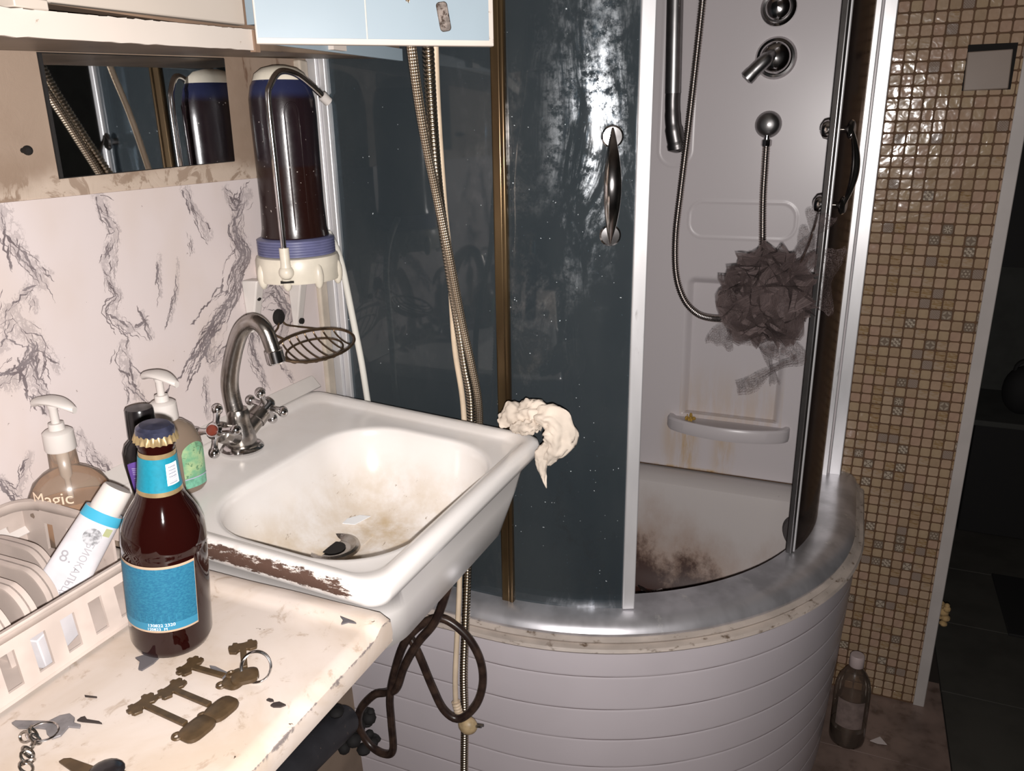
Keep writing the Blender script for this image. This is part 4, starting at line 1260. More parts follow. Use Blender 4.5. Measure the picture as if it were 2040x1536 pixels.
# front edge band, folded down
n0 = len(mb.v)
for dz, dx, cm in ((-0.010, 0.0015, 0.45), (-0.020, 0.0, 0.55), (-0.0215, -0.006, 0.6)):
    for j in range(ny + 1):
        p = mb.v[j * w_ + nx]
        mb.v.append(Vector((p.x + dx, p.y, ZC - 0.006 + dz))); chip.append(cm)
for s_ in range(3):
    for j in range(ny):
        if s_ == 0: a_, b_ = j * w_ + nx, (j + 1) * w_ + nx
        else: a_, b_ = n0 + (s_ - 1) * (ny + 1) + j, n0 + (s_ - 1) * (ny + 1) + j + 1
        mb.face((a_, n0 + s_ * (ny + 1) + j, n0 + s_ * (ny + 1) + j + 1, b_))
# far edge band
n1 = len(mb.v)
for i in range(nx + 1):
    p = mb.v[ny * w_ + i]; mb.v.append(Vector((p.x, p.y + 0.001, ZC - 0.026))); chip.append(0.3)
for i in range(nx):
    mb.face((ny * w_ + i, ny * w_ + i + 1, n1 + i + 1, n1 + i))
part('top', mb, 'worktop', wt, attrs={'chip': chip}, sharp=50)
part('underside', MB().box((-0.585, 0.325, ZC - 0.014), (0.42, 0.44, 0.010)), 'lower_wall', wt)
for y in (0.18, 0.40):
    part('bracket', MB().box((-0.66, y, ZC - 0.026), (0.27, 0.02, 0.014)).box((XL + 0.012, y, ZC - 0.10), (0.014, 0.02, 0.15)), 'old_wood', wt)
# missing enamel
def blot(u, v, pts, nm, m_, lab, cat, grp=None, z=ZC, h=0.0009):
    c = az(u, v, z)
    o = [az(u + x, v + y, z) - c for x, y in pts]
    mbx = MB().prism([(p.x, p.y) for p in o], -0.0005, h, Matrix.Translation(c + Vector((0, 0, 0.0009))))
    return single(nm, mbx, m_, lab, cat, grp)
blot(308, 1322, [(-38, -9), (-22, -14), (-5, -16), (18, -18), (8, -8), (-2, 2), (-25, 16), (-32, 14), (-29, -2)], 'paint_chip', 'paint_chip', 'grey triangular flake on the worktop just below the beer bottle', 'flake')
blot(548, 1400, [(-17, -3), (-12, -6), (-4, -4), (-2, -1), (-9, 0)], 'paint_chip', 'dark_chip', 'smaller dark flake on the worktop near its front edge', 'flake')
blot(553, 1405, [(-14, 3), (-8, -2), (4, -4), (17, 2), (6, 6), (-8, 6)], 'paint_chip', 'dark_chip', 'larger dark flake on the worktop near its front edge', 'flake')
blot(690, 1238, [(-12, -8), (-2, -4), (14, 2), (20, 6), (4, 4), (-10, 8), (-6, 0)], 'paint_chip', 'paint_chip', 'grey chip in the worktop lip near the sink front corner', 'flake', z=0.947)
blot(180, 1390, [(-11, -2), (14, 1), (13, 2), (-10, 0)], 'splinter', 'dark_chip', 'thin dark splinter on the worktop between basket and keys', 'splinter')

# ---- keys
def key_shape(L, mirror=1):
    """double-bit key along +x: bow at 0, bit at L"""
    t = 0.0026
    sh_ = [(0.012, -t), (L - 0.0125, -t)]
    bit_lo = [(L - 0.0125, -0.0035), (L - 0.0145, -0.006), (L - 0.013, -0.0115), (L - 0.009, -0.0122), (L - 0.0085, -0.0105), (L - 0.006, -0.0125), (L - 0.003, -0.0118), (L - 0.0025, -0.009), (L, -0.0080), (L, -0.0045), (L - 0.0025, -0.0040)]
    mid = [(L - 0.0030, -t * 0.4), (L - 0.0030, t * 0.4)]
    bit_hi = [(x, -y) for x, y in bit_lo[::-1]]
    bit_hi = [(x - 0.001 if i % 2 else x, y) for i, (x, y) in enumerate(bit_hi)]
    return sh_ + bit_lo + mid + bit_hi + [(L - 0.0125, t), (0.012, t)]
def bow_shape(w, h):
    o = []
    for i in range(28):
        a = 2 * PI * i / 28
        r_ = 1 - 0.13 * math.cos(2 * a) ** 2
        o.append((-w * 0.1 + w * r_ * math.cos(a), h * r_ * math.sin(a)))
    return o
def safe_key(u0, v0, u1, v1, label, z=ZC, tilt=0.0, m_='rust_brass', bw=(0.009, 0.014), grp=None):
    b = az(u0, v0, z); e_ = az(u1, v1, z)
    d = e_ - b; L = d.length; an_ = math.atan2(d.y, d.x)
    tx = Matrix.Translation(b + Vector((0, 0, 0.0012))) @ Matrix.Rotation(an_, 4, 'Z') @ Matrix.Rotation(-tilt, 4, 'Y')
    k = thing('door_key', label, 'key', tuple(b), grp)
    part('blade', MB().prism(key_shape(L), 0, 0.0026, tx), m_, k, bevel=0.0004)
    bm_ = MB(); st0 = 0
    w, h = bw
    prof = [(1.0, 0.0), (1.04, 0.0014), (1.0, 0.0034), (0.8, 0.0044), (0.45, 0.0048)]
    lp = [[(x * s_, y * s_, zz) for x, y in bow_shape(w, h)] for s_, zz in prof]
    bm_.loft(lp, cap0=True, cap1=True).xf(0, tx)
    part('bow', bm_, m_, k)
    # small eyelet on the bow side
    part('eyelet', MB().torus((w * 0.5, h * 0.85, 0.0024), 0.0034, 0.0013, (0, 0, 1), 16, 6).xf(0, tx), m_, k)
    return k
safe_key(392, 1457, 272, 1402, 'double bit brown key nearest the front edge, left of a similar pair', bw=(0.011, 0.0155))
safe_key(440, 1418, 330, 1372, 'double bit brown key lying just beyond the nearest one, parallel to it', bw=(0.011, 0.0150))
safe_key(470, 1358, 365, 1328, 'double bit brown key on the key ring, pointing at the beer bottle base', bw=(0.010, 0.0135))
safe_key(489, 1352, 484, 1284, 'double bit brown key on the key ring, pointing straight away at the sink', z=ZC + 0.003, bw=(0.010, 0.0125))
rc = az(512, 1352, ZC)
single('key_ring', MB().torus(rc + Vector((0, 0, 0.011)), 0.0125, 0.0008, (0.35, -0.75, 0.45), 36, 8).torus(rc + Vector((0.0004, 0.001, 0.0112)), 0.0122, 0.0008, (0.35, -0.75, 0.45), 36, 8), 'chrome', 'shiny split ring standing up on the pair of brown keys', 'key ring')
# grey flat key beside the third
def flat_key(pts, label, m_, z=ZC, th=0.0018, nm='flat_key'):
    c = az(pts[0][0], pts[0][1], z)
    o = [az(u, v, z) - c for u, v in pts]
    k = thing(nm, label, 'key', tuple(c))
    part('blade', MB().prism([(p.x, p.y) for p in o], 0.0008, 0.0008 + th, Matrix.Translation(c)), m_, k, bevel=0.0003)
    return k, c
flat_key([(418, 1330), (430, 1332), (470, 1352), (478, 1358), (466, 1366), (446, 1362), (442, 1352), (424, 1342)], 'plain grey steel key lying under the ringed brown keys', 'grey_key')
k, c = flat_key([(24, 1445), (32, 1440), (98, 1441), (120, 1430), (140, 1426), (150, 1434), (148, 1444), (162, 1448), (160, 1454), (138, 1452), (122, 1470), (104, 1476), (94, 1466), (92, 1456), (76, 1454), (38, 1455)], 'grey steel key with chain at the left edge of the worktop', 'grey_key')
rk = az(88, 1466, ZC)
part('ring', MB().torus(rk + Vector((0, 0, 0.004)), 0.0105, 0.0010, (0.15, 0.1, 1), 28, 8), 'chrome', k)
for i, (u, v) in enumerate(((60, 1464), (68, 1470), (52, 1476), (72, 1480), (66, 1494), (58, 1506), (56, 1516), (58, 1526), (54, 1536))):
    p = az(u, v, ZC); r_ = rnd
    mbx = MB().torus(p + Vector((0, 0, 0.0035)), 0.0036, 0.0011, (r_.uniform(-0.8, 0.8), r_.uniform(-0.8, 0.8), 0.6), 14, 6, 1.5)
    part('chain_link', mbx, 'dull_chrome', k)
blot(182, 1432, [(-28, 6), (-20, 0), (-12, -2), (-8, 4), (16, 8), (22, 12), (4, 10), (-18, 8)], 'seed_husk', 'dark_chip', 'dark curled sliver beside the key with the chain', 'sliver')
k, c = flat_key([(118, 1522), (128, 1516), (142, 1515), (190, 1532), (230, 1530), (260, 1545), (200, 1560), (150, 1545)], 'dark brown key cut off by the lower edge of the picture', 'rust_brass')
br = az(212, 1545, ZC)
part('bow', MB().sphere(br + Vector((0, 0, 0.003)), 0.013, 18, 8, (1, 1, 0.25)), 'black_plastic', k)

# ---- beer bottle
bb = Vector((-0.531, 0.449, ZC + 0.0015))
tipd = ay(308, 846, 0.449) - bb
tilt = Matrix.Rotation(math.atan2(tipd.x, tipd.z), 4, 'Y')
BT = Matrix.Translation(bb) @ tilt
BH = tipd.length
beer = thing('beer_bottle', 'brown glass beer bottle with blue labels standing on the worktop', 'bottle', tuple(bb))
RB = 0.0345
bprof = [(0.0, 0.003), (0.020, 0.002), (0.028, 0.0), (0.032, 0.003), (RB, 0.010), (RB, 0.0995), (RB - 0.0004, 0.103), (RB + 0.0004, 0.105), (RB, 0.109), (0.0336, 0.118), (0.0306, 0.1275), (0.0255, 0.137), (0.0208, 0.1450), (0.0180, 0.153), (0.0164, 0.163), (0.0148, 0.181), (0.0138, BH - 0.018), (0.0150, BH - 0.0175), (0.0150, BH - 0.013), (0.0135, BH - 0.011), (0.0135, BH - 0.006), (0, BH - 0.005)]
part('glass', MB().lathe(bprof, 48, BT), 'amber', beer, sharp=60)
part('crown_cap', MB().lathe([(0.0150, BH - 0.0090), (0.0157, BH - 0.0062), (0.0150, BH - 0.002), (0.012, BH + 0.0005), (0.0, BH + 0.001)], 42, BT), 'blue_cap', beer)
skl_ = []
for r_, z_, wv_ in ((0.0152, BH - 0.0045, 0.0), (0.0160, BH - 0.0075, 0.0004), (0.0167, BH - 0.0105, 0.0008), (0.0170, BH - 0.0128, 0.0010), (0.0155, BH - 0.0128, 0.0010)):
    skl_.append([BT @ Vector(((r_ + wv_ * math.cos(21 * a)) * math.cos(a), (r_ + wv_ * math.cos(21 * a)) * math.sin(a), z_)) for a in [2 * PI * i / 126 for i in range(126)]])
part('cap_skirt', MB().loft(skl_), 'gold_foil', beer)
def cyl_patch(a0, a1, zr, n=30, lift=0.0006):
    # zr: list of (r, z)
    loops = [[BT @ Vector(((r + lift) * math.cos(a0 + (a1 - a0) * i / n), (r + lift) * math.sin(a0 + (a1 - a0) * i / n), z)) for i in range(n + 1)] for r, z in zr]
    return MB().loft(loops, closed=False)
vd = math.atan2(-bb.y, -bb.x)            # direction of the camera seen from the bottle
def neck_r(z):
    for (r0, z0), (r1, z1) in zip(bprof[12:], bprof[13:]):
        if z0 <= z <= z1: return r0 + (r1 - r0) * (z - z0) / (z1 - z0)
    return 0.0136
nk = [(neck_r(z), z) for z in (0.1535, 0.160, 0.168, 0.176, 0.184, 0.1905)]
part('neck_foil', cyl_patch(vd - PI * 0.98, vd + PI * 0.98, nk, 48, 0.0004), 'gold_foil', beer)
nk2 = [(neck_r(z), z) for z in (0.1575, 0.163, 0.170, 0.178, 0.1865)]
nl = part('neck_label', cyl_patch(vd - 2.4, vd + 2.4, nk2, 48, 0.0008), 'cyan_foil', beer)
part('barcode', cyl_patch(vd + 0.30, vd + 0.98, [(neck_r(z), z) for z in (0.1625, 0.170, 0.178, 0.1815)], 12, 0.0012), 'print_white', nl)
bars = MB()
for i in range(17):
    z = 0.1640 + i * 0.00095
    if i % 5 == 3: continue
    w_b = 0.00035 if i % 3 else 0.0006
    pt = cyl_patch(vd + 0.40, vd + 0.84, [(neck_r(z), z), (neck_r(z), z + w_b)], 6, 0.0015)
    o_ = len(bars.v); bars.v += pt.v
    for f in pt.f: bars.face(tuple(o_ + q for q in f))
part('barcode_lines', bars, 'print_black', nl)
la0, la1 = vd - 1.45, vd + 0.62
lb = part('body_label', cyl_patch(la0, la1, [(RB, 0.0320), (RB, 0.065), (RB, 0.0975)], 40, 0.0005), 'tan_line', beer)
part('label_print', cyl_patch(la0, la1 - 0.02, [(RB, 0.0415), (RB, 0.070), (RB, 0.0953)], 40, 0.0009), 'blue_paper', lb)
part('label_strip', cyl_patch(la0, la1 - 0.02, [(RB, 0.0342), (RB, 0.0415)], 40, 0.0009), 'light_blue', lb)
def on_bottle(ac, zc):
    return lambda x, y: BT @ Vector(((RB + 0.0013) * math.cos(ac + x / RB), (RB + 0.0013) * math.sin(ac + x / RB), zc + y))
part('date_code', text('130822 2320', 0.0042, on_bottle(vd - 0.28, 0.0398)), 'print_white', lb)
part('date_code', text('120823  M', 0.0038, on_bottle(vd - 0.38, 0.0360)), 'print_white', lb)
tk = MB()
for i in range(7):
    a_ = vd - 0.95 + i * 0.17
    pt = cyl_patch(a_, a_ + 0.012, [(RB, 0.0435), (RB, 0.0495)], 2, 0.0012); o_ = len(tk.v); tk.v += pt.v
    for f in pt.f: tk.face(tuple(o_ + q for q in f))
part('label_ticks', tk, 'light_blue', lb)

# ---- soap pumps
def pump_head(root, c, axis_deg, s=1.0, cap_r=0.0145, m_='white_plastic'):
    T = Matrix.Translation(c)
    part('collar', MB().lathe([(cap_r, 0), (cap_r + 0.0006, 0.002), (cap_r, 0.020), (cap_r - 0.003, 0.0225), (0.008, 0.023), (0.0075, 0.030), (0.0, 0.0305)], 32, T), m_, root)
    part('pump_stem', MB().lathe([(0.0042, 0.029), (0.0042, 0.046), (0.0052, 0.048), (0.0052, 0.052), (0, 0.052)], 18, T), m_, root)
    R = Matrix.Translation(c + Vector((0, 0, 0.050))) @ Matrix.Rotation(axis_deg, 4, 'Z')
    loops = []
    for i in range(18):
        t = i / 17; x = -0.020 + 0.046 * t
        w = 0.0115 * (math.sin(PI * min(0.97, t * 0.78 + 0.16)) ** 0.7); zt = 0.0085 * math.sin(PI * (0.15 + 0.70 * t)) ** 0.9 - 0.0065 * t * t
        th = 0.0048 - 0.0010 * t
        loops.append([R @ Vector((x, w * math.cos(2 * PI * k / 14), zt + th * math.sin(2 * PI * k / 14) - 0.002)) for k in range(14)])
    part('pump_nozzle', MB().loft(loops, cap0=True, cap1=True), m_, root)
def oval_bottle(prof, n, c, sx, sy, rot=0.0):
    return MB().lathe(prof, n, Matrix.Translation(c) @ Matrix.Rotation(rot, 4, 'Z'), sx, sy)
# left pump bottle
b1 = Vector((-0.756, 0.5405, 0.949))
p1 = thing('soap_pump', 'clear soap pump bottle with peach soap behind the basket', 'soap pump', tuple(b1))
z1c = ax(118, 905, -0.745).z - b1.z
pr1 = [(0.0, 0.001), (0.034, 0.0), (0.038, 0.006), (0.041, 0.025), (0.0425, 0.045), (0.040, 0.062), (0.033, 0.076), (0.022, 0.085), (0.0145, 0.089), (0.0135, z1c + 0.004), (0, z1c + 0.004)]
face1 = math.atan2(-b1.y, -b1.x) + PI / 2
part('bottle', oval_bottle(pr1, 40, b1, 1.0, 0.62, face1), 'cloudy', p1, sharp=60)
part('soap', oval_bottle([(0.0, 0.002), (0.032, 0.002), (0.0365, 0.007), (0.0395, 0.025), (0.0405, 0.043), (0.0396, 0.052), (0, 0.052)], 32, b1, 1.0, 0.58, face1), 'peach_soap', p1)
part('dip_tube', MB().tube([b1 + Vector((0, 0, 0.02)), b1 + Vector((0, 0, z1c - 0.035)), b1 + Vector((0, 0, z1c - 0.03)), b1 + Vector((0, 0, z1c))], [0.003, 0.003, 0.006, 0.0065], 12), 'white_plastic', p1)
cdir = Vector((-b1.x, -b1.y, 0)).normalized(); rdir = Vector((-cdir.y, cdir.x, 0))
def on_p1(x, y):
    zc = 0.064 + y; r_ = 0.0395
    u_ = x / r_; return b1 + rdir * (r_ * math.sin(u_ - 0.5)) + cdir * (r_ * 0.62 * math.cos(u_ - 0.5) + 0.0022) + Vector((0, 0, zc - 0.10 * x))
part('lettering', text('Magic', 0.020, on_p1, 0.95), 'print_peach', p1)
pump_head(p1, b1 + Vector((0, 0, z1c)), math.radians(12), cap_r=0.0150)
# right pump bottle
b2 = Vector((-0.722, 0.652, ZS - 0.007))
p2 = thing('soap_pump', 'grey tinted pump bottle with green herb label on the sink', 'soap pump', tuple(b2))
z2c = 0.092
pr2 = [(0.0, 0.001), (0.032, 0.0), (0.0355, 0.005), (0.0365, 0.030), (0.0370, 0.052), (0.0355, 0.066), (0.029, 0.080), (0.020, 0.088), (0.013, 0.091), (0.012, z2c + 0.004), (0, z2c + 0.004)]
face2 = math.atan2(-b2.y, -b2.x) + PI / 2
part('bottle', oval_bottle(pr2, 40, b2, 1.0, 0.66, face2), 'grey_bottle', p2, sharp=60)
part('soap', oval_bottle([(0, 0.002), (0.0315, 0.002), (0.0345, 0.006), (0.0355, 0.026), (0, 0.027)], 32, b2, 1.0, 0.63, face2), 'dark_soap', p2)
part('dip_tube', MB().tube([b2 + Vector((0, 0, 0.03)), b2 + Vector((0, 0, z2c))], 0.004, 12), 'white_plastic', p2)
c2 = Vector((-b2.x, -b2.y, 0)).normalized(); r2_ = Vector((-c2.y, c2.x, 0))
def lab2(u0, u1, z0, z1, lift, arch=0.0):
    def rad(z):
        for (ra, za), (rb, zb__) in zip(pr2[1:], pr2[2:]):
            if za <= z <= zb__: return ra + (rb - ra) * (z - za) / max(1e-6, zb__ - za)
        return 0.03
    n = 16; m = 10; loops = []
    for j in range(m + 1):
        L = []
        for i in range(n + 1):
            u = u0 + (u1 - u0) * i / n; t = i / n
            zt = z1 - arch * (1 - math.sin(PI * t) ** 0.5)
            z = z0 + (zt - z0) * j / m; r_ = rad(z) + lift
            L.append(b2 + r2_ * (r_ * math.sin(u)) + c2 * (r_ * 0.66 * math.cos(u) + 0.0005) + Vector((0, 0, z)))
        loops.append(L)
    return MB().loft(loops, closed=False)
gl = part('herb_label', lab2(0.30, 1.35, 0.020, 0.064, 0.0006, 0.012), 'green_label', p2)
part('label_foot', lab2(0.30, 1.35, 0.008, 0.0195, 0.0006), 'green_plain', gl)
part('label_line', lab2(0.30, 1.35, 0.0195, 0.0206, 0.0011), 'print_pale', gl)
pump_head(p2, b2 + Vector((0, 0, z2c)), math.radians(2), cap_r=0.0150)
# black shampoo bottle with purple label
b3 = Vector((-0.708, 0.606, ZS - 0.007))
p3 = thing('shampoo_bottle', 'small black bottle with purple label behind the beer bottle', 'bottle', tuple(b3))
pr3 = [(0.0, 0.001), (0.015, 0.0), (0.018, 0.004), (0.0215, 0.030), (0.0245, 0.058), (0.0245, 0.072), (0.021, 0.082), (0.0150, 0.088), (0.0145, 0.090), (0, 0.090)]
f3 = math.atan2(-b3.y, -b3.x) + PI / 2
part('bottle', oval_bottle(pr3, 36, b3, 1.0, 0.68, f3), 'black_plastic', p3, sharp=60)
part('cap', MB().lathe([(0.0155, 0.089), (0.0162, 0.090), (0.0150, 0.121), (0.0140, 0.1235), (0, 0.1240)], 32, Matrix.Translation(b3)), 'black_plastic', p3)
c3 = Vector((-b3.x, -b3.y, 0)).normalized(); r3_ = Vector((-c3.y, c3.x, 0))
def on3(u, z, lift):
    for (ra, za), (rb, zb__) in zip(pr3[1:], pr3[2:]):
        if za <= z <= zb__: r_ = ra + (rb - ra) * (z - za) / max(1e-6, zb__ - za) + lift; break
    return b3 + r3_ * (r_ * math.sin(u)) + c3 * (r_ * 0.68 * math.cos(u) + 0.0004) + Vector((0, 0, z))
def lab3(u0, u1, z0, z1, lift, arch=0.0):
    n = 14; loops = []
    for j in range(11):
        L = []
        for i in range(n + 1):
            t = i / n; zt = z1 - arch * (1 - math.sin(PI * (0.1 + 0.8 * t)) ** 0.5)
            L.append(on3(u0 + (u1 - u0) * t, z0 + (zt - z0) * j / 10, lift))
        loops.append(L)
    return MB().loft(loops, closed=False)
pl_ = part('purple_label', lab3(-1.0, 1.25, 0.012, 0.068, 0.0005, 0.012), 'purple_label', p3)
ln = MB()
for i in range(15):
    z = 0.058 - i * 0.0024
    if i in (4, 9): continue
    q_ = lab3(-0.75, 0.95 - 0.25 * rnd.random(), z, z + 0.0007, 0.0010); o_ = len(ln.v); ln.v += q_.v
    for f in q_.f: ln.face(tuple(o_ + k_ for k_ in f))
part('label_text', ln, 'print_pale', pl_)
part('barcode', lab3(0.0, 0.8, 0.0135, 0.020, 0.0012), 'print_pale', pl_)

# ---- basket
bk = thing('plastic_basket', 'beige slotted plastic basket on the worktop by the wall', 'basket', (-0.69, 0.36, ZC))
bx0, bx1, by0, by1, bz0, bz1 = -0.786, -0.583, 0.175, 0.5035, ZC + 0.003, 1.003
def slot_wall(p0, p1, z0, z1, th, slots, sz0, sz1, nrm, lean=0.0, lift=None):
    """vertical wall from p0 to p1 with real slots given as (t0, t1)"""
    mb = MB(); d = p1 - p0
    ts = sorted(set([0.0, 1.0] + [t for s_ in slots for t in s_]))
    def quad(t0, t1, za, zb_):
        pts = []
        for z in (za, zb_):
            for o in (0, th):
                for t in (t0, t1):
                    q = p0 + d * t; k = (z - z0) / (z1 - z0)
                    pts.append(Vector((q.x, q.y, z)) + nrm * (o + lean * k))
        a, b, c_, e_, f_, g_, h_, i_ = pts
        mb.hexa([a, b, e_, c_, f_, g_, i_, h_])
    quad(0, 1, z0, sz0); quad(0, 1, sz1, z1)
    for t0, t1 in zip(ts, ts[1:]):
        if not any(abs(t0 - s_[0]) < 1e-6 for s_ in slots): quad(t0, t1, sz0, sz1)
    return mb
ns = 11
sl_ = [(0.05 + i * 0.085, 0.05 + i * 0.085 + 0.042) for i in range(ns)]
part('front_wall', slot_wall(Vector((bx1, by0, 0)), Vector((bx1, by1, 0)), bz0, bz1 - 0.004, 0.003, sl_, bz0 + 0.010, bz0 + 0.042, Vector((-1, 0, 0)), 0.006), 'beige_plastic', bk)
part('back_wall', slot_wall(Vector((bx0, by0, 0)), Vector((bx0, by1, 0)), bz0, bz1 - 0.002, 0.003, sl_, bz0 + 0.012, bz0 + 0.045, Vector((1, 0, 0)), -0.002), 'beige_plastic', bk)
sl2 = [(0.16 + i * 0.16, 0.16 + i * 0.16 + 0.06) for i in range(5)]
part('end_wall', slot_wall(Vector((bx0, by1, 0)), Vector((bx1, by1, 0)), bz0, bz1, 0.003, sl2, bz0 + 0.016, bz0 + 0.046, Vector((0, -1, 0)), -0.003), 'beige_plastic', bk)
part('base', MB().box(((bx0 + bx1) / 2, (by0 + by1) / 2, bz0 + 0.0015), (bx1 - bx0, by1 - by0, 0.003)), 'beige_plastic', bk)
rim = []
for x, y in rrect((bx0 + bx1) / 2, (by0 + by1) / 2, (bx1 - bx0) / 2 + 0.002, (by1 - by0) / 2 + 0.002, 0.03, 48):
    rim.append(Vector((x - (0.006 if x > -0.62 else 0), y, bz1 + 0.007 * sst(-0.66, -0.77, x) * sst(0.44, 0.50, y))))
rim_mb = MB(); lp = [[], [], [], []]
for i, p in enumerate(rim):
    a_, b_ = rim[i - 1], rim[(i + 1) % len(rim)]
    tn = (b_ - a_).normalized(); sd_ = tn.cross(Vector((0, 0, 1))).normalized()
    lp[0].append(p + sd_ * 0.004); lp[1].append(p + sd_ * 0.003 + Vector((0, 0, 0.003))); lp[2].append(p - sd_ * 0.002 + Vector((0, 0, 0.002))); lp[3].append(p - sd_ * 0.002 + Vector((0, 0, -0.008)))
rim_mb.loft(lp, loop_closed=False)
rr_ = part('rim', rim_mb, 'beige_plastic', bk)
sdm = rr_.modifiers.new('thick', 'SOLIDIFY'); sdm.thickness = 0.002
# arched dividers
for i, (yv, x1) in enumerate(((0.310, -0.618), (0.338, -0.620), (0.366, -0.624), (0.394, -0.630), (0.422, -0.640), (0.450, -0.676))):
    x0 = -0.770
    zt = ZC + 0.060
    base = [(x0, ZC + 0.005), (x0, zt - 0.020), (x0 + 0.006, zt - 0.008), (x0 + 0.018, zt - 0.001), (x1 - 0.040, zt), (x1 - 0.020, zt - 0.003), (x1 - 0.007, zt - 0.016), (x1 - 0.002, zt - 0.032), (x1 + 0.002, ZC + 0.005)]
    pth = smooth([Vector((x, yv, z)) for x, z in base], 6)
    mbx = MB(); L0, L1, L2_, L3 = [], [], [], []
    for p in pth:
        L0.append(p + Vector((0, -0.006, 0))); L1.append(p + Vector((0, 0.006, 0)))
        q = Vector(((x0 + x1) / 2, yv, ZC + 0.01)); ins = (q - p).normalized() * 0.002
        L2_.append(p + Vector((0, 0.006, 0)) + ins); L3.append(p + Vector((0, -0.006, 0)) + ins)
    mbx.loft([L0, L1, L2_, L3], closed=False, loop_closed=True)
    web = [(p.x, p.z) for p in pth]
    mw = MB().prism(web, -0.0008, 0.0008, Matrix.Translation((0, yv, 0)) @ Matrix.Rotation(PI / 2, 4, 'X'))
    o_ = len(mbx.v); mbx.v += mw.v
    for f in mw.f: mbx.face(tuple(o_ + k_ for k_ in f))
    part('divider', mbx, 'beige_plastic', bk)
# things in the basket
ta = ay(8, 1235, 0.315); tb = Vector((-0.605, 0.245, ZC + 0.022))
w1 = thing('cream_tube', 'white rounded tube end lying in the basket at the picture edge', 'tube', (-0.62, 0.28, ZC))
part('body', MB().tube(smooth([Vector((-0.640, 0.328, ZC + 0.030)), Vector((-0.630, 0.300, ZC + 0.028)), Vector((-0.618, 0.262, ZC + 0.024)), Vector((-0.610, 0.230, ZC + 0.022))], 5), [0.004, 0.009] + [0.0135] * 14, 18), 'white_plastic', w1)
single('small_carton', MB().box((-0.604, 0.392, ZC + 0.024), (0.012, 0.052, 0.030), Matrix.Rotation(0.1, 3, 'X') @ Matrix.Rotation(0.25, 3, 'Z')), 'tube_white', 'small white carton inside the basket seen through the front slots', 'carton', bevel=0.001)
single('white_tool', MB().tube([(-0.597, 0.300, ZC + 0.006), (-0.600, 0.312, ZC + 0.050)], [0.006, 0.005], 12), 'print_white', 'thin white handle upright in the basket behind the front slots', 'handle')
# toothpaste
tc, te = Vector((-0.640, 0.489, 1.031)), Vector((-0.668, 0.432, 0.950))
tp = thing('toothpaste_tube', 'white toothpaste tube with blue band leaning in the basket, cap up', 'toothpaste', tuple(te))
ax_ = (tc - te).normalized(); view = (Vector((0, 0, H)) - te).normalized()
sx_ = ax_.cross(view).normalized(); fz = sx_.cross(ax_).normalized()
if fz.dot(view) < 0: fz = -fz
sx_ = Vector(sx_)
if sx_.dot(RX) < 0: sx_ = -sx_
LT = (tc - te).length
def tub_w(t): return 0.0225 - 0.0045 * t
def tub_d(t): return 0.0015 + 0.0125 * t ** 0.8
def tub_ring(t, n=28, lift=0.0): return [te + ax_ * (LT * t) + sx_ * ((tub_w(t) + lift) * math.cos(2 * PI * k / n)) + fz * ((tub_d(t) + lift) * math.sin(2 * PI * k / n)) for k in range(n)]
part('tube', MB().loft([tub_ring(t / 12) for t in range(13)], cap0=True, cap1=True), 'tube_white', tp)
part('blue_band', MB().loft([tub_ring(t, 28, 0.0005) for t in (0.90, 0.94, 1.0)]), 'tube_blue', tp)
TX = Matrix((( sx_.x, fz.x, ax_.x, tc.x), (sx_.y, fz.y, ax_.y, tc.y), (sx_.z, fz.z, ax_.z, tc.z), (0, 0, 0, 1)))
part('cap', MB().lathe([(0.0125, -0.001), (0.0145, 0.0), (0.0148, 0.004), (0.0138, 0.023), (0.0128, 0.025), (0, 0.0252)], 32, TX), 'white_plastic', tp)
def on_tube(t0, s0, rot=-PI / 2):
    def f(x, y):
        xr = x * math.cos(rot) - y * math.sin(rot); yr = x * math.sin(rot) + y * math.cos(rot)
        t = t0 + yr / LT; s_ = s0 + xr; w = tub_w(t)
        hh = tub_d(t) * math.sqrt(max(0, 1 - (s_ / w) ** 2)) + 0.0006
        return te + ax_ * (LT * t) + sx_ * s_ + fz * hh
    return f
part('lettering', text('БИОКАЛЬЦИЙ', 0.0095, on_tube(0.38, 0.004)), 'print_grey', tp)
part('lettering', text('8.', 0.016, on_tube(0.50, -0.0095, 0.2)), 'print_grey', tp)
part('lettering', text('G:', 0.014, on_tube(0.14, -0.010, 0.2)), 'print_grey', tp)
dm_ = on_tube(0.76, 0.002, 0); mbx = MB()
mbx.v = [dm_(0, 0)] + [dm_(0.0085 * math.cos(2 * PI * k / 24), 0.0085 * math.sin(2 * PI * k / 24)) for k in range(24)]
for k in range(24): mbx.face((0, 1 + k, 1 + (k + 1) % 24))
part('picture', mbx, 'tube_grey', tp)
mbx = MB(); gm = on_tube(0.84, 0.0125, 0); mbx.v = [gm(-0.003, -0.004), gm(0.003, -0.004), gm(0.003, 0.004), gm(-0.003, 0.004)]; mbx.face((0, 1, 2, 3))
part('patch', mbx, 'tube_lime', tp)

# ================================================================== mirror
mr = [ax(83, 106, XL + 0.004), ax(447, 117, XL + 0.004), ax(468, 320, XL + 0.004), ax(127, 354, XL + 0.004)]
mir = thing('mirror', 'small rectangular wall mirror set in the plaster under the shelf', 'mirror', tuple((mr[0] + mr[2]) / 2))
bk_ = [p + Vector((-0.005, 0, 0)) for p in mr]
part('glass', MB().hexa(bk_ + mr), 'mirror', mir)
cm = (mr[0] + mr[2]) / 2
part('edge', MB().hexa([p + (p - cm).normalized() * 0.004 + Vector((-0.003, 0, 0)) for p in bk_] + [p + (p - cm).normalized() * 0.003 + Vector((-0.003, 0, 0)) for p in mr]), 'black_hole', mir)

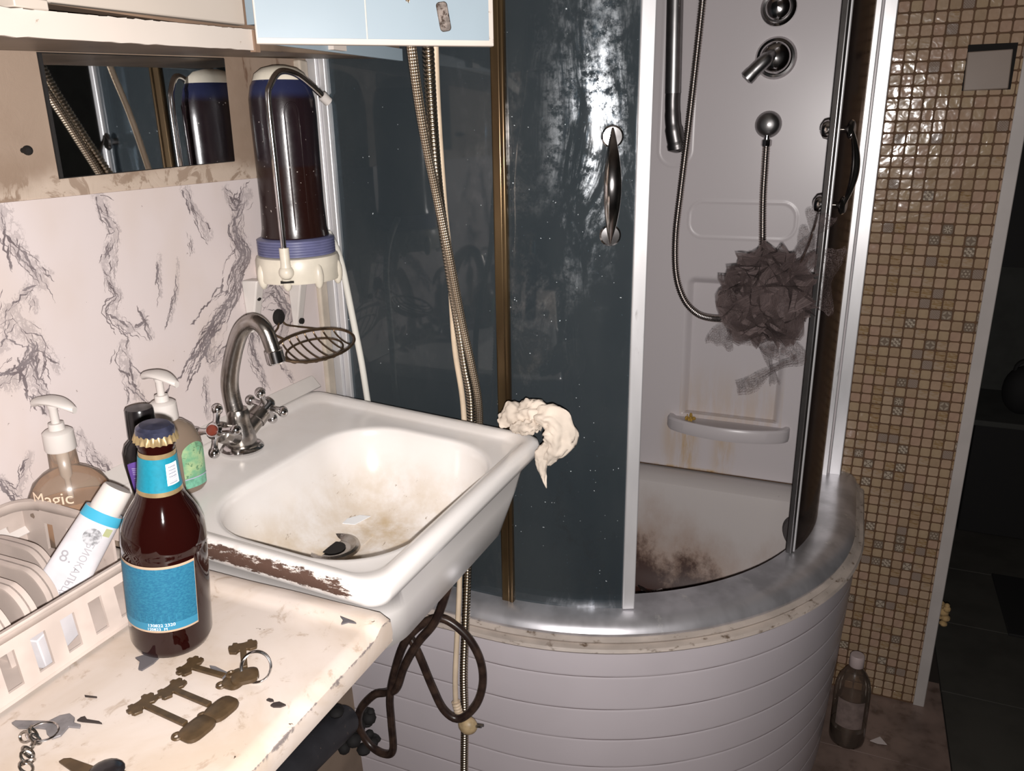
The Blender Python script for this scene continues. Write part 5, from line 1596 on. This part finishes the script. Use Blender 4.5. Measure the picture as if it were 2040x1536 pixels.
# ================================================================== wall cabinet over the mirror
wc = thing('wall_cabinet', 'cream painted wall cabinet with an open pale blue door above the sink', 'cabinet', (-0.70, 0.75, 1.47))
fz_ = lambda y: 1.4527 + 0.035 * (y - 0.463)
wz_ = lambda y: 1.462 + 0.045 * (y - 0.636)
XF = -0.62
ya, yb_ = 0.15, 1.072
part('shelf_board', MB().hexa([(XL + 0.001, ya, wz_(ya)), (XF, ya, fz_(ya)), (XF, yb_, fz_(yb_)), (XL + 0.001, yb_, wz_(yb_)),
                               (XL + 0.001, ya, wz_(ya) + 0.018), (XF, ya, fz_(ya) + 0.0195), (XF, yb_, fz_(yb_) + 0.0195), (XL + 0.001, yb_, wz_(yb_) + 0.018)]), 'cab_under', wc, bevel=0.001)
e_mb = MB()
nseg = 60
for i in range(nseg):
    y0 = ya + (0.757 - ya) * i / nseg; y1 = ya + (0.757 - ya) * (i + 1) / nseg
    j0 = 0.0012 * mnoise.noise(Vector((y0 * 90, 0, 0))); j1 = 0.0012 * mnoise.noise(Vector((y1 * 90, 0, 0)))
    e_mb.hexa([(XF, y0, fz_(y0) + j0), (XF + 0.004, y0, fz_(y0) + j0), (XF + 0.004, y1, fz_(y1) + j1), (XF, y1, fz_(y1) + j1),
               (XF, y0, fz_(y0) + 0.0205), (XF + 0.004, y0, fz_(y0) + 0.0205 - j1), (XF + 0.004, y1, fz_(y1) + 0.0205 - j0), (XF, y1, fz_(y1) + 0.0205)])
part('ledge', e_mb, 'cab_white', wc)
# upper box and its doors
part('carcass', MB().box(((XL + XF) / 2 - 0.0065, (ya + yb_) / 2, 1.66), (XF - XL - 0.015, yb_ - ya, 0.354)), 'old_wood', wc)
part('cream_door', MB().hexa([(XF - 0.012, 0.42, 1.4805), (XF, 0.42, 1.4805), (XF, 0.748, 1.4872), (XF - 0.012, 0.748, 1.4872), (XF - 0.012, 0.42, 1.82), (XF, 0.42, 1.82), (XF, 0.748, 1.82), (XF - 0.012, 0.748, 1.82)]), 'cab_cream', wc, bevel=0.0015)
part('blue_panel', MB().box((XF - 0.006, (0.765 + yb_) / 2, 1.66), (0.012, yb_ - 0.765, 0.34)).box((XF + 0.001, (0.765 + yb_) / 2, 1.479), (0.006, yb_ - 0.765, 0.016)), 'cab_blue', wc, label='closed pale blue panel behind the open door')
part('hinge_block', MB().box((XF + 0.006, 0.905, 1.480), (0.012, 0.028, 0.014)), 'cab_white', wc)
h0, h1 = Vector((-0.608, 0.748, 0)), Vector((-0.403, 0.914, 0))
dd = (h1 - h0).normalized(); dn = Vector((dd.y, -dd.x, 0))
zd0, zd1 = 1.4685, 1.82
WD = (h1 - h0).length
def door_box(a0, a1, z0, z1, n0_, n1_):
    return MB().hexa([h0 + dd * a0 + dn * n0_ + Vector((0, 0, z0)), h0 + dd * a1 + dn * n0_ + Vector((0, 0, z0)), h0 + dd * a1 + dn * n1_ + Vector((0, 0, z0)), h0 + dd * a0 + dn * n1_ + Vector((0, 0, z0)),
                      h0 + dd * a0 + dn * n0_ + Vector((0, 0, z1)), h0 + dd * a1 + dn * n0_ + Vector((0, 0, z1)), h0 + dd * a1 + dn * n1_ + Vector((0, 0, z1)), h0 + dd * a0 + dn * n1_ + Vector((0, 0, z1))])
bd = part('blue_door', door_box(0, WD, zd0, zd1, -0.013, -0.001), 'cab_white', wc, bevel=0.001, label='pale blue cabinet door standing open')
part('blue_face', door_box(0.002, 0.1175, zd0 + 0.006, zd1 - 0.006, -0.001, 0.0006), 'cab_blue', bd)
part('blue_face', door_box(0.119, WD - 0.006, zd0 + 0.006, zd1 - 0.006, -0.001, 0.0006), 'cab_blue', bd)
# corroded catch plate on the door
pcx = 0.205; zc_ = 1.4985
o = [(x, y) for x, y in rrect(0, 0, 0.0065, 0.0155, 0.004, 20)]
RB_ = Matrix(((dd.x, 0, dn.x, 0), (dd.y, 0, dn.y, 0), (0, 1, 0, 0), (0, 0, 0, 1)))
pq = h0 + dd * pcx + dn * 0.0006 + Vector((0, 0, zc_))
part('catch_plate', MB().prism(o, 0, 0.0025, Matrix.Translation(pq) @ RB_ @ Matrix.Rotation(0.16, 4, 'Z')), mat('corroded plate', (0.30, 0.25, 0.22), 0.4, 0.6, var=0.5, vscale=160, dirt=(0.06, 0.04, 0.03), dscale=200, dlo=0.52, dhi=0.6), bd, bevel=0.001)
part('strap', MB().box((XF + 0.0028, 0.756, fz_(0.756) + 0.009), (0.007, 0.008, 0.022)), 'old_wood', wc)
# a pale bracket standing on the ledge at the left
single('shelf_bracket', MB().box((-0.628, 0.490, 1.4785), (0.030, 0.030, 0.008)).box((-0.632, 0.500, 1.490), (0.022, 0.030, 0.016)), 'cab_cream', 'small cream block sitting on the cabinet ledge at the far left', 'block', bevel=0.001)

# ================================================================== water filter
fc = Vector((-0.737, 0.947, 1.172))
wf = thing('water_filter', 'dark countertop style water filter with steel spout hung on the wall', 'water filter', tuple(fc))
T_ = Matrix.Translation(fc)
part('base', MB().lathe([(0.050, 0.0), (0.0585, 0.0015), (0.060, 0.005), (0.0595, 0.030), (0.0575, 0.036), (0.050, 0.038)], 48, T_), 'cream_plastic', wf)
for i in range(8):
    a = 2 * PI * i / 8 + 0.35
    p = fc + Vector((0.0565 * math.cos(a), 0.0565 * math.sin(a), 0))
    part('base_rib', MB().sphere(p + Vector((0, 0, 0.011)), 0.0085, 12, 8, (0.9, 0.9, 2.2)), 'cream_plastic', wf)
rp = []
for i in range(6):
    z = 0.038 + i * 0.0038
    rp += [(0.0535, z), (0.0548, z + 0.0008), (0.0548, z + 0.0026), (0.0535, z + 0.0034)]
part('collar', MB().lathe([(0.048, 0.0375)] + rp + [(0.050, 0.062), (0.044, 0.063)], 48, T_), 'blue_ring', wf)
hpz = [(0.044, 0.058), (0.0475, 0.064), (0.0455, 0.074), (0.0440, 0.110), (0.0442, 0.17), (0.0447, 0.225), (0.0440, 0.248), (0.0405, 0.264), (0.036, 0.272)]
part('housing', MB().lathe(hpz, 48, T_), 'housing', wf)
part('dome', MB().lathe([(0.0368, 0.2715), (0.0335, 0.280), (0.024, 0.287), (0.010, 0.2905), (0, 0.291)], 40, T_), 'cream_plastic', wf)
# moulded arch rib on the housing
cd = Vector((-fc.x, -fc.y, 0)).normalized(); ang0 = math.atan2(cd.y, cd.x)
rpts = []
for t in [i / 30 for i in range(31)]:
    if t < 0.4: a_, z = -0.22, 0.075 + 0.155 * t / 0.4
    elif t < 0.6:
        q = (t - 0.4) / 0.2 * PI; a_, z = -0.22 * math.cos(q), 0.23 + 0.013 * math.sin(q)
    else: a_, z = 0.22, 0.23 - 0.155 * (t - 0.6) / 0.4
    a_ += 0.25
    rpts.append(fc + Vector((0.0446 * math.cos(ang0 + a_), 0.0446 * math.sin(ang0 + a_), z)))
part('housing_rib', MB().tube(rpts, 0.0011, 6), 'housing', wf)
# spout with its elbow
eb = fc + Vector((0.062 * math.cos(ang0 - 0.28), 0.062 * math.sin(ang0 - 0.28), 0.020))
part('elbow', MB().sphere(eb, 0.0105, 18, 10).tube([eb, eb + Vector((0, 0, 0.012)), eb + Vector((0, 0, 0.034))], [0.0085, 0.0068, 0.0068], 16).tube([eb, eb - cd * 0.02], 0.009, 16), 'cream_plastic', wf)
part('clip', MB().box(eb + Vector((0.0, 0, -0.013)) - cd * 0.002, (0.018, 0.018, 0.002), Matrix.Rotation(ang0, 3, 'Z')), 'black_hole', wf)
sp1 = eb + Vector((0, 0, 0.030))
yv = sp1.y
sdir = Vector((0.30, 0.95, 0)).normalized()
hh_ = 0.222
spl = [sp1, sp1 + Vector((0, 0, 0.10)), sp1 + Vector((0, 0, hh_ - 0.03)), sp1 + sdir * 0.006 + Vector((0, 0, hh_ - 0.008)), sp1 + sdir * 0.022 + Vector((0, 0, hh_ + 0.008)), sp1 + sdir * 0.046 + Vector((0, 0, hh_ + 0.006)), sp1 + sdir * 0.070 + Vector((0, 0, hh_ - 0.008)), sp1 + sdir * 0.088 + Vector((0, 0, hh_ - 0.022))]
sps = smooth(spl, 8)
part('spout', MB().tube(sps, 0.0042, 14), 'chrome', wf)
e0 = sps[-1]; ed = (sps[-1] - sps[-3]).normalized()
part('spout_tip', MB().tube([e0 - ed * 0.003, e0 - ed * 0.002, e0 + ed * 0.010, e0 + ed * 0.011], [0.005, 0.0068, 0.0066, 0.005], 16), 'white_plastic', wf)
# bracket: two screwed ears on the wall
for y, zt, zb_ in ((0.902, 1.176, 1.098), (1.003, 1.168, 1.080)):
    br_ = part('bracket_ear', MB().hexa([(XL + 0.004, y - 0.010, zb_), (XL + 0.010, y - 0.007, zb_), (XL + 0.010, y + 0.007, zb_), (XL + 0.004, y + 0.010, zb_), (XL + 0.004, y - 0.012, zt), (XL + 0.030, y - 0.009, zt), (XL + 0.030, y + 0.009, zt), (XL + 0.004, y + 0.012, zt)]), 'white_plastic', wf, bevel=0.002)
    q = Vector((XL + 0.013 + (0.006 if y < 0.95 else 0.0), y, 1.150 if y < 0.95 else 1.092))
    part('screw_hole', MB().lathe([(0.0048, 0), (0.0048, 0.004), (0, 0.0045)], 16, Matrix.Translation(q) @ Matrix.Rotation(PI / 2, 4, 'Y')), 'black_hole', br_)
# white supply tube
tb_ = [fc + Vector((0.018, 0.054, 0.060)), ay(668, 490, 1.02), ay(680, 525, 1.035), ay(692, 580, 1.045), ay(706, 650, 1.05), ay(720, 720, 1.055), ay(731, 790, 1.06), ay(742, 860, 1.06), ay(750, 960, 1.06)]
single('supply_tube', MB().tube(smooth(tb_, 8), 0.0052, 12), 'white_tube', 'thin white plastic tube running from the filter down behind the sink', 'tube')

# ---- wire soap dish
sc = Vector((-0.728, 0.958, 1.070))
sdsh = thing('wire_soap_dish', 'stained oval wire soap dish on a black suction cup under the filter', 'soap dish', tuple(sc))
qd = Vector((XL + 0.004, 0.961, 1.107))
part('suction_cup', MB().lathe([(0.0125, 0), (0.0120, 0.003), (0.008, 0.007), (0, 0.008)], 24, Matrix.Translation(qd) @ Matrix.Rotation(PI / 2, 4, 'Y')), 'black_hole', sdsh)
tl = Matrix.Translation(sc) @ Matrix.Rotation(math.radians(-16), 4, 'Z') @ Matrix.Rotation(math.radians(20), 4, 'Y') @ Matrix.Rotation(math.radians(3), 4, 'X')
OA, OB = 0.068, 0.038
def oval(t, z=0.0, k=1.0): return tl @ Vector((OB * k * math.sin(t), OA * k * math.cos(t), z))
part('rim_wire', MB().tube([oval(2 * PI * i / 48) for i in range(48)], 0.0022, 8, closed=True), 'dark_wire', sdsh)
part('lower_wire', MB().tube([oval(2 * PI * i / 40, -0.010, 0.72) for i in range(40)], 0.0015, 8, closed=True), 'dark_wire', sdsh)
for i in range(8):
    y = -0.053 + 0.0151 * i
    xh = OB * math.sqrt(max(0, 1 - (y / OA) ** 2))
    pts = [tl @ Vector((xh * math.cos(PI * k / 12), y, -0.0135 * math.sin(PI * k / 12) * (xh / OB))) for k in range(13)]
    part('cross_wire', MB().tube(pts, 0.0013, 6), 'dark_wire', sdsh)
for s_ in (-1, 1):
    part('hanger_wire', MB().tube(smooth([qd + Vector((0.004, s_ * 0.004, -0.006)), qd + Vector((0.006, s_ * 0.010, -0.014)), qd + Vector((0.012, s_ * 0.026, -0.020)), tl @ Vector((-OB * 0.88, s_ * 0.032, 0.0))], 6), 0.0017, 6), 'dark_wire', sdsh)

# ================================================================== hoses behind the sink
def P3(l): return [ay(u, v, y) for u, v, y in l]
hA = P3([(806, -60, 0.850), (820, 95, 0.868), (842, 250, 0.905), (870, 390, 0.945), (893, 500, 0.964), (920, 640, 0.998), (940, 730, 1.015), (953, 800, 1.030), (955, 880, 1.045), (950, 960, 1.055), (940, 1060, 1.055)])
single('braided_hose', MB().tube(resample(smooth(hA, 10), 0.004), 0.0060, 12), 'braid', 'thinner braided steel hose crossing to the right behind the sink', 'hose')
hB = P3([(846, -60, 0.878), (853, 95, 0.890), (862, 250, 0.922), (874, 390, 0.960), (890, 500, 0.988), (912, 640, 1.028), (926, 730, 1.042), (938, 800, 1.055), (938, 900, 1.060), (934, 1040, 1.056), (932, 1120, 1.054), (928, 1230, 1.036), (924, 1340, 1.022), (926, 1430, 1.020), (925, 1536, 1.020), (925, 1700, 1.020)])
single('ribbed_hose', ribbed(smooth(hB, 12), 0.0074, 0.0052, 10, 0.0018), 'rib_hose', 'ribbed metal hose hanging from the cabinet to the floor past the sink', 'hose')
pc_ = thing('power_cord', 'beige power cord with a yellowed plug dangling below the sink', 'cord', tuple(ay(932, 1440, 1.03)))
hC = P3([(864, -60, 0.965), (867, 95, 0.978), (871, 200, 0.992), (877, 300, 1.004), (886, 420, 1.018), (896, 520, 1.030), (901, 620, 1.052), (907, 700, 1.066), (922, 800, 1.076), (926, 900, 1.066), (922, 1040, 1.052), (917, 1120, 1.046), (914, 1200, 1.026), (910, 1280, 1.012), (907, 1350, 1.000), (908, 1400, 0.998)])
part('cable', MB().tube(resample(smooth(hC, 10), 0.006), 0.0046, 12), 'cord', pc_)
s0, s1 = ay(908, 1398, 0.998), ay(916, 1428, 0.996)
part('strain_relief', ribbed([s0, s0.lerp(s1, 0.5), s1], 0.0078, 0.0052, 12, 0.0022), 'cord', pc_)
pg = ay(932, 1445, 0.992)
part('plug_body', MB().sphere(pg, 0.0165, 20, 12, (1.05, 0.85, 0.95)), mat('yellowed plug', (0.50, 0.37, 0.21), 0.45, var=0.4, vscale=60), pc_)
part('pin', MB().tube([pg + Vector((0.010, 0, 0.002)), pg + Vector((0.027, -0.003, 0.008))], 0.0023, 10), 'satin', pc_)
part('pin', MB().tube([pg + Vector((0.012, 0.010, -0.003)), pg + Vector((0.026, 0.007, 0.002))], 0.0023, 10), 'satin', pc_)
# black looped hose
Y0 = 0.985
hK = P3([(905, 1125, 0.96), (890, 1180, 0.955), (866, 1240, 0.95), (832, 1282, 0.95), (805, 1330, 0.95), (790, 1372, 0.95), (775, 1410, 0.955), (745, 1385, 0.965), (718, 1415, 0.97), (716, 1450, 0.975), (738, 1485, 0.975), (765, 1502, 0.97), (783, 1495, 0.965), (780, 1440, 0.96), (777, 1390, 0.955), (786, 1340, 0.955), (806, 1282, 0.955), (840, 1245, 0.965), (880, 1232, 0.975), (925, 1262, 0.98), (955, 1310, 0.98), (962, 1360, 0.98), (948, 1405, 0.975), (915, 1432, 0.97), (885, 1415, 0.965), (862, 1370, 0.965), (835, 1305, 0.965), (812, 1260, 0.97), (795, 1230, 0.975)])
hK[6] = ay(768, 1380, 0.968)
single('rubber_hose', MB().tube(resample(smooth(hK, 10), 0.006), 0.0068, 12), 'black_rubber', 'black rubber hose looped in a loose knot under the sink', 'hose')

# ================================================================== under the sink and floor
single('drain_pipe', MB().tube(smooth([ax(470, 1640, -0.71), ax(560, 1555, -0.72), ax(640, 1478, -0.735), ax(685, 1436, -0.745)], 6), 0.029, 24), 'pvc_grey', 'grey plastic drain pipe running along the wall under the worktop', 'pipe')
gb = MB()
for i in range(34):
    c = ax(700 + rnd.uniform(-40, 60), 1440 + rnd.uniform(-25, 55), -0.74 + rnd.uniform(-0.03, 0.02))
    gb.sphere(c, rnd.uniform(0.006, 0.016), 10, 6, (1, 1, rnd.uniform(0.5, 1)))
single('wet_lint', gb, 'hall_black', 'lump of dark wet lint caught on the drain pipe', 'debris', kind='stuff')
bu = Vector((-0.60, 0.66, 0.0))
bk2 = thing('bucket', 'dark blue bucket on the floor under the worktop', 'bucket', tuple(bu))
part('body', MB().lathe([(0.0, 0.004), (0.09, 0.0), (0.095, 0.01), (0.125, 0.24), (0.130, 0.245), (0.128, 0.25), (0.120, 0.247), (0.092, 0.02), (0, 0.015)], 40, Matrix.Translation(bu)), mat('navy plastic', (0.02, 0.025, 0.05), 0.4), bk2)

# plastic bottle on the floor by the skirt
pb_ = Vector((0.118, 1.690, 0.001))
bt = thing('plastic_bottle', 'clear plastic bottle with white cap and torn label on the floor', 'bottle', tuple(pb_))
ztop = 0.158
prb = [(0.0, 0.004), (0.026, 0.0), (0.0370, 0.005), (0.0390, 0.014), (0.0390, 0.135), (0.0380, 0.150), (0.0330, 0.172), (0.021, 0.193), (0.0135, 0.203), (0.0128, 0.210), (0.0125, 0.220), (0, 0.220)]
part('bottle', MB().lathe(prb, 40, Matrix.Translation(pb_)), 'clear_pet', bt, sharp=60)
part('liquid', MB().lathe([(0, 0.003), (0.0345, 0.003), (0.0372, 0.009), (0.0374, 0.046), (0, 0.047)], 32, Matrix.Translation(pb_)), 'dark_liquid', bt)
part('cap', MB().lathe([(0.0155, 0.207), (0.0160, 0.208), (0.0155, 0.232), (0.0140, 0.2345), (0, 0.235)], 28, Matrix.Translation(pb_)), mat('grimy white cap', (0.42, 0.34, 0.33), 0.5), bt)
vb = math.atan2(-pb_.y, -pb_.x)
lb_ = [[pb_ + Vector((0.0397 * math.cos(a), 0.0397 * math.sin(a), z)) for a in [vb - 0.75 + 1.55 * i / 20 for i in range(21)]] for z in (0.062, 0.10, 0.134)]
part('label', MB().loft(lb_, closed=False), mat('faded label', (0.20, 0.15, 0.135), 0.6, var=0.3, vscale=50), bt)
ps = az(1745, 1480, 0.002)
single('floor_scrap', MB().prism([(az(1745 + x, 1480 + y, 0.002) - ps).to_2d() for x, y in ((-12, -4), (8, -12), (22, 4), (4, 2))], 0, 0.001, Matrix.Translation(ps)), 'paper', 'small pale scrap of paper on the floor right of the plastic bottle', 'paper')
fo = MB()
for i in range(10):
    fo.sphere(Vector((0.302 + rnd.uniform(-0.006, 0.010), YM + 0.03 + rnd.uniform(-0.02, 0.02), 0.225 + i * 0.006 + rnd.uniform(-0.004, 0.004))), rnd.uniform(0.006, 0.013), 9, 6, (rnd.uniform(0.7, 1.3), 1, rnd.uniform(0.6, 1.1)))
single('foam_tuft', fo, 'foam', 'ragged yellow foam tuft sticking out behind the white corner trim', 'foam')

# dim hall beyond
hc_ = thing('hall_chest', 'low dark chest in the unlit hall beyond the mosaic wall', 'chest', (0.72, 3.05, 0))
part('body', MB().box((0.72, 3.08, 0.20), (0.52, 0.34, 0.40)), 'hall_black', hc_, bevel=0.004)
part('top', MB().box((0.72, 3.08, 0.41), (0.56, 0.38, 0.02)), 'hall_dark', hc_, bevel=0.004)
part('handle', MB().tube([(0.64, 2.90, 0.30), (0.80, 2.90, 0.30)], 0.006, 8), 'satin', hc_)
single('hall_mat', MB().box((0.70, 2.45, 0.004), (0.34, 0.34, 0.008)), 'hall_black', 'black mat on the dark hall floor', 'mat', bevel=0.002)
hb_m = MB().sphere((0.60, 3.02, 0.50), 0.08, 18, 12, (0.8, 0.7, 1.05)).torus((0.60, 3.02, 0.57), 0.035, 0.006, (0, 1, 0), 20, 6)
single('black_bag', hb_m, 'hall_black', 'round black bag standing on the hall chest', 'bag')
struct('hall_opening_shade', MB().box((0.75, 2.95, 1.65), (0.9, 0.08, 1.44)), 'hall_black')  # black slab standing in for the dark of the hall's upper opening
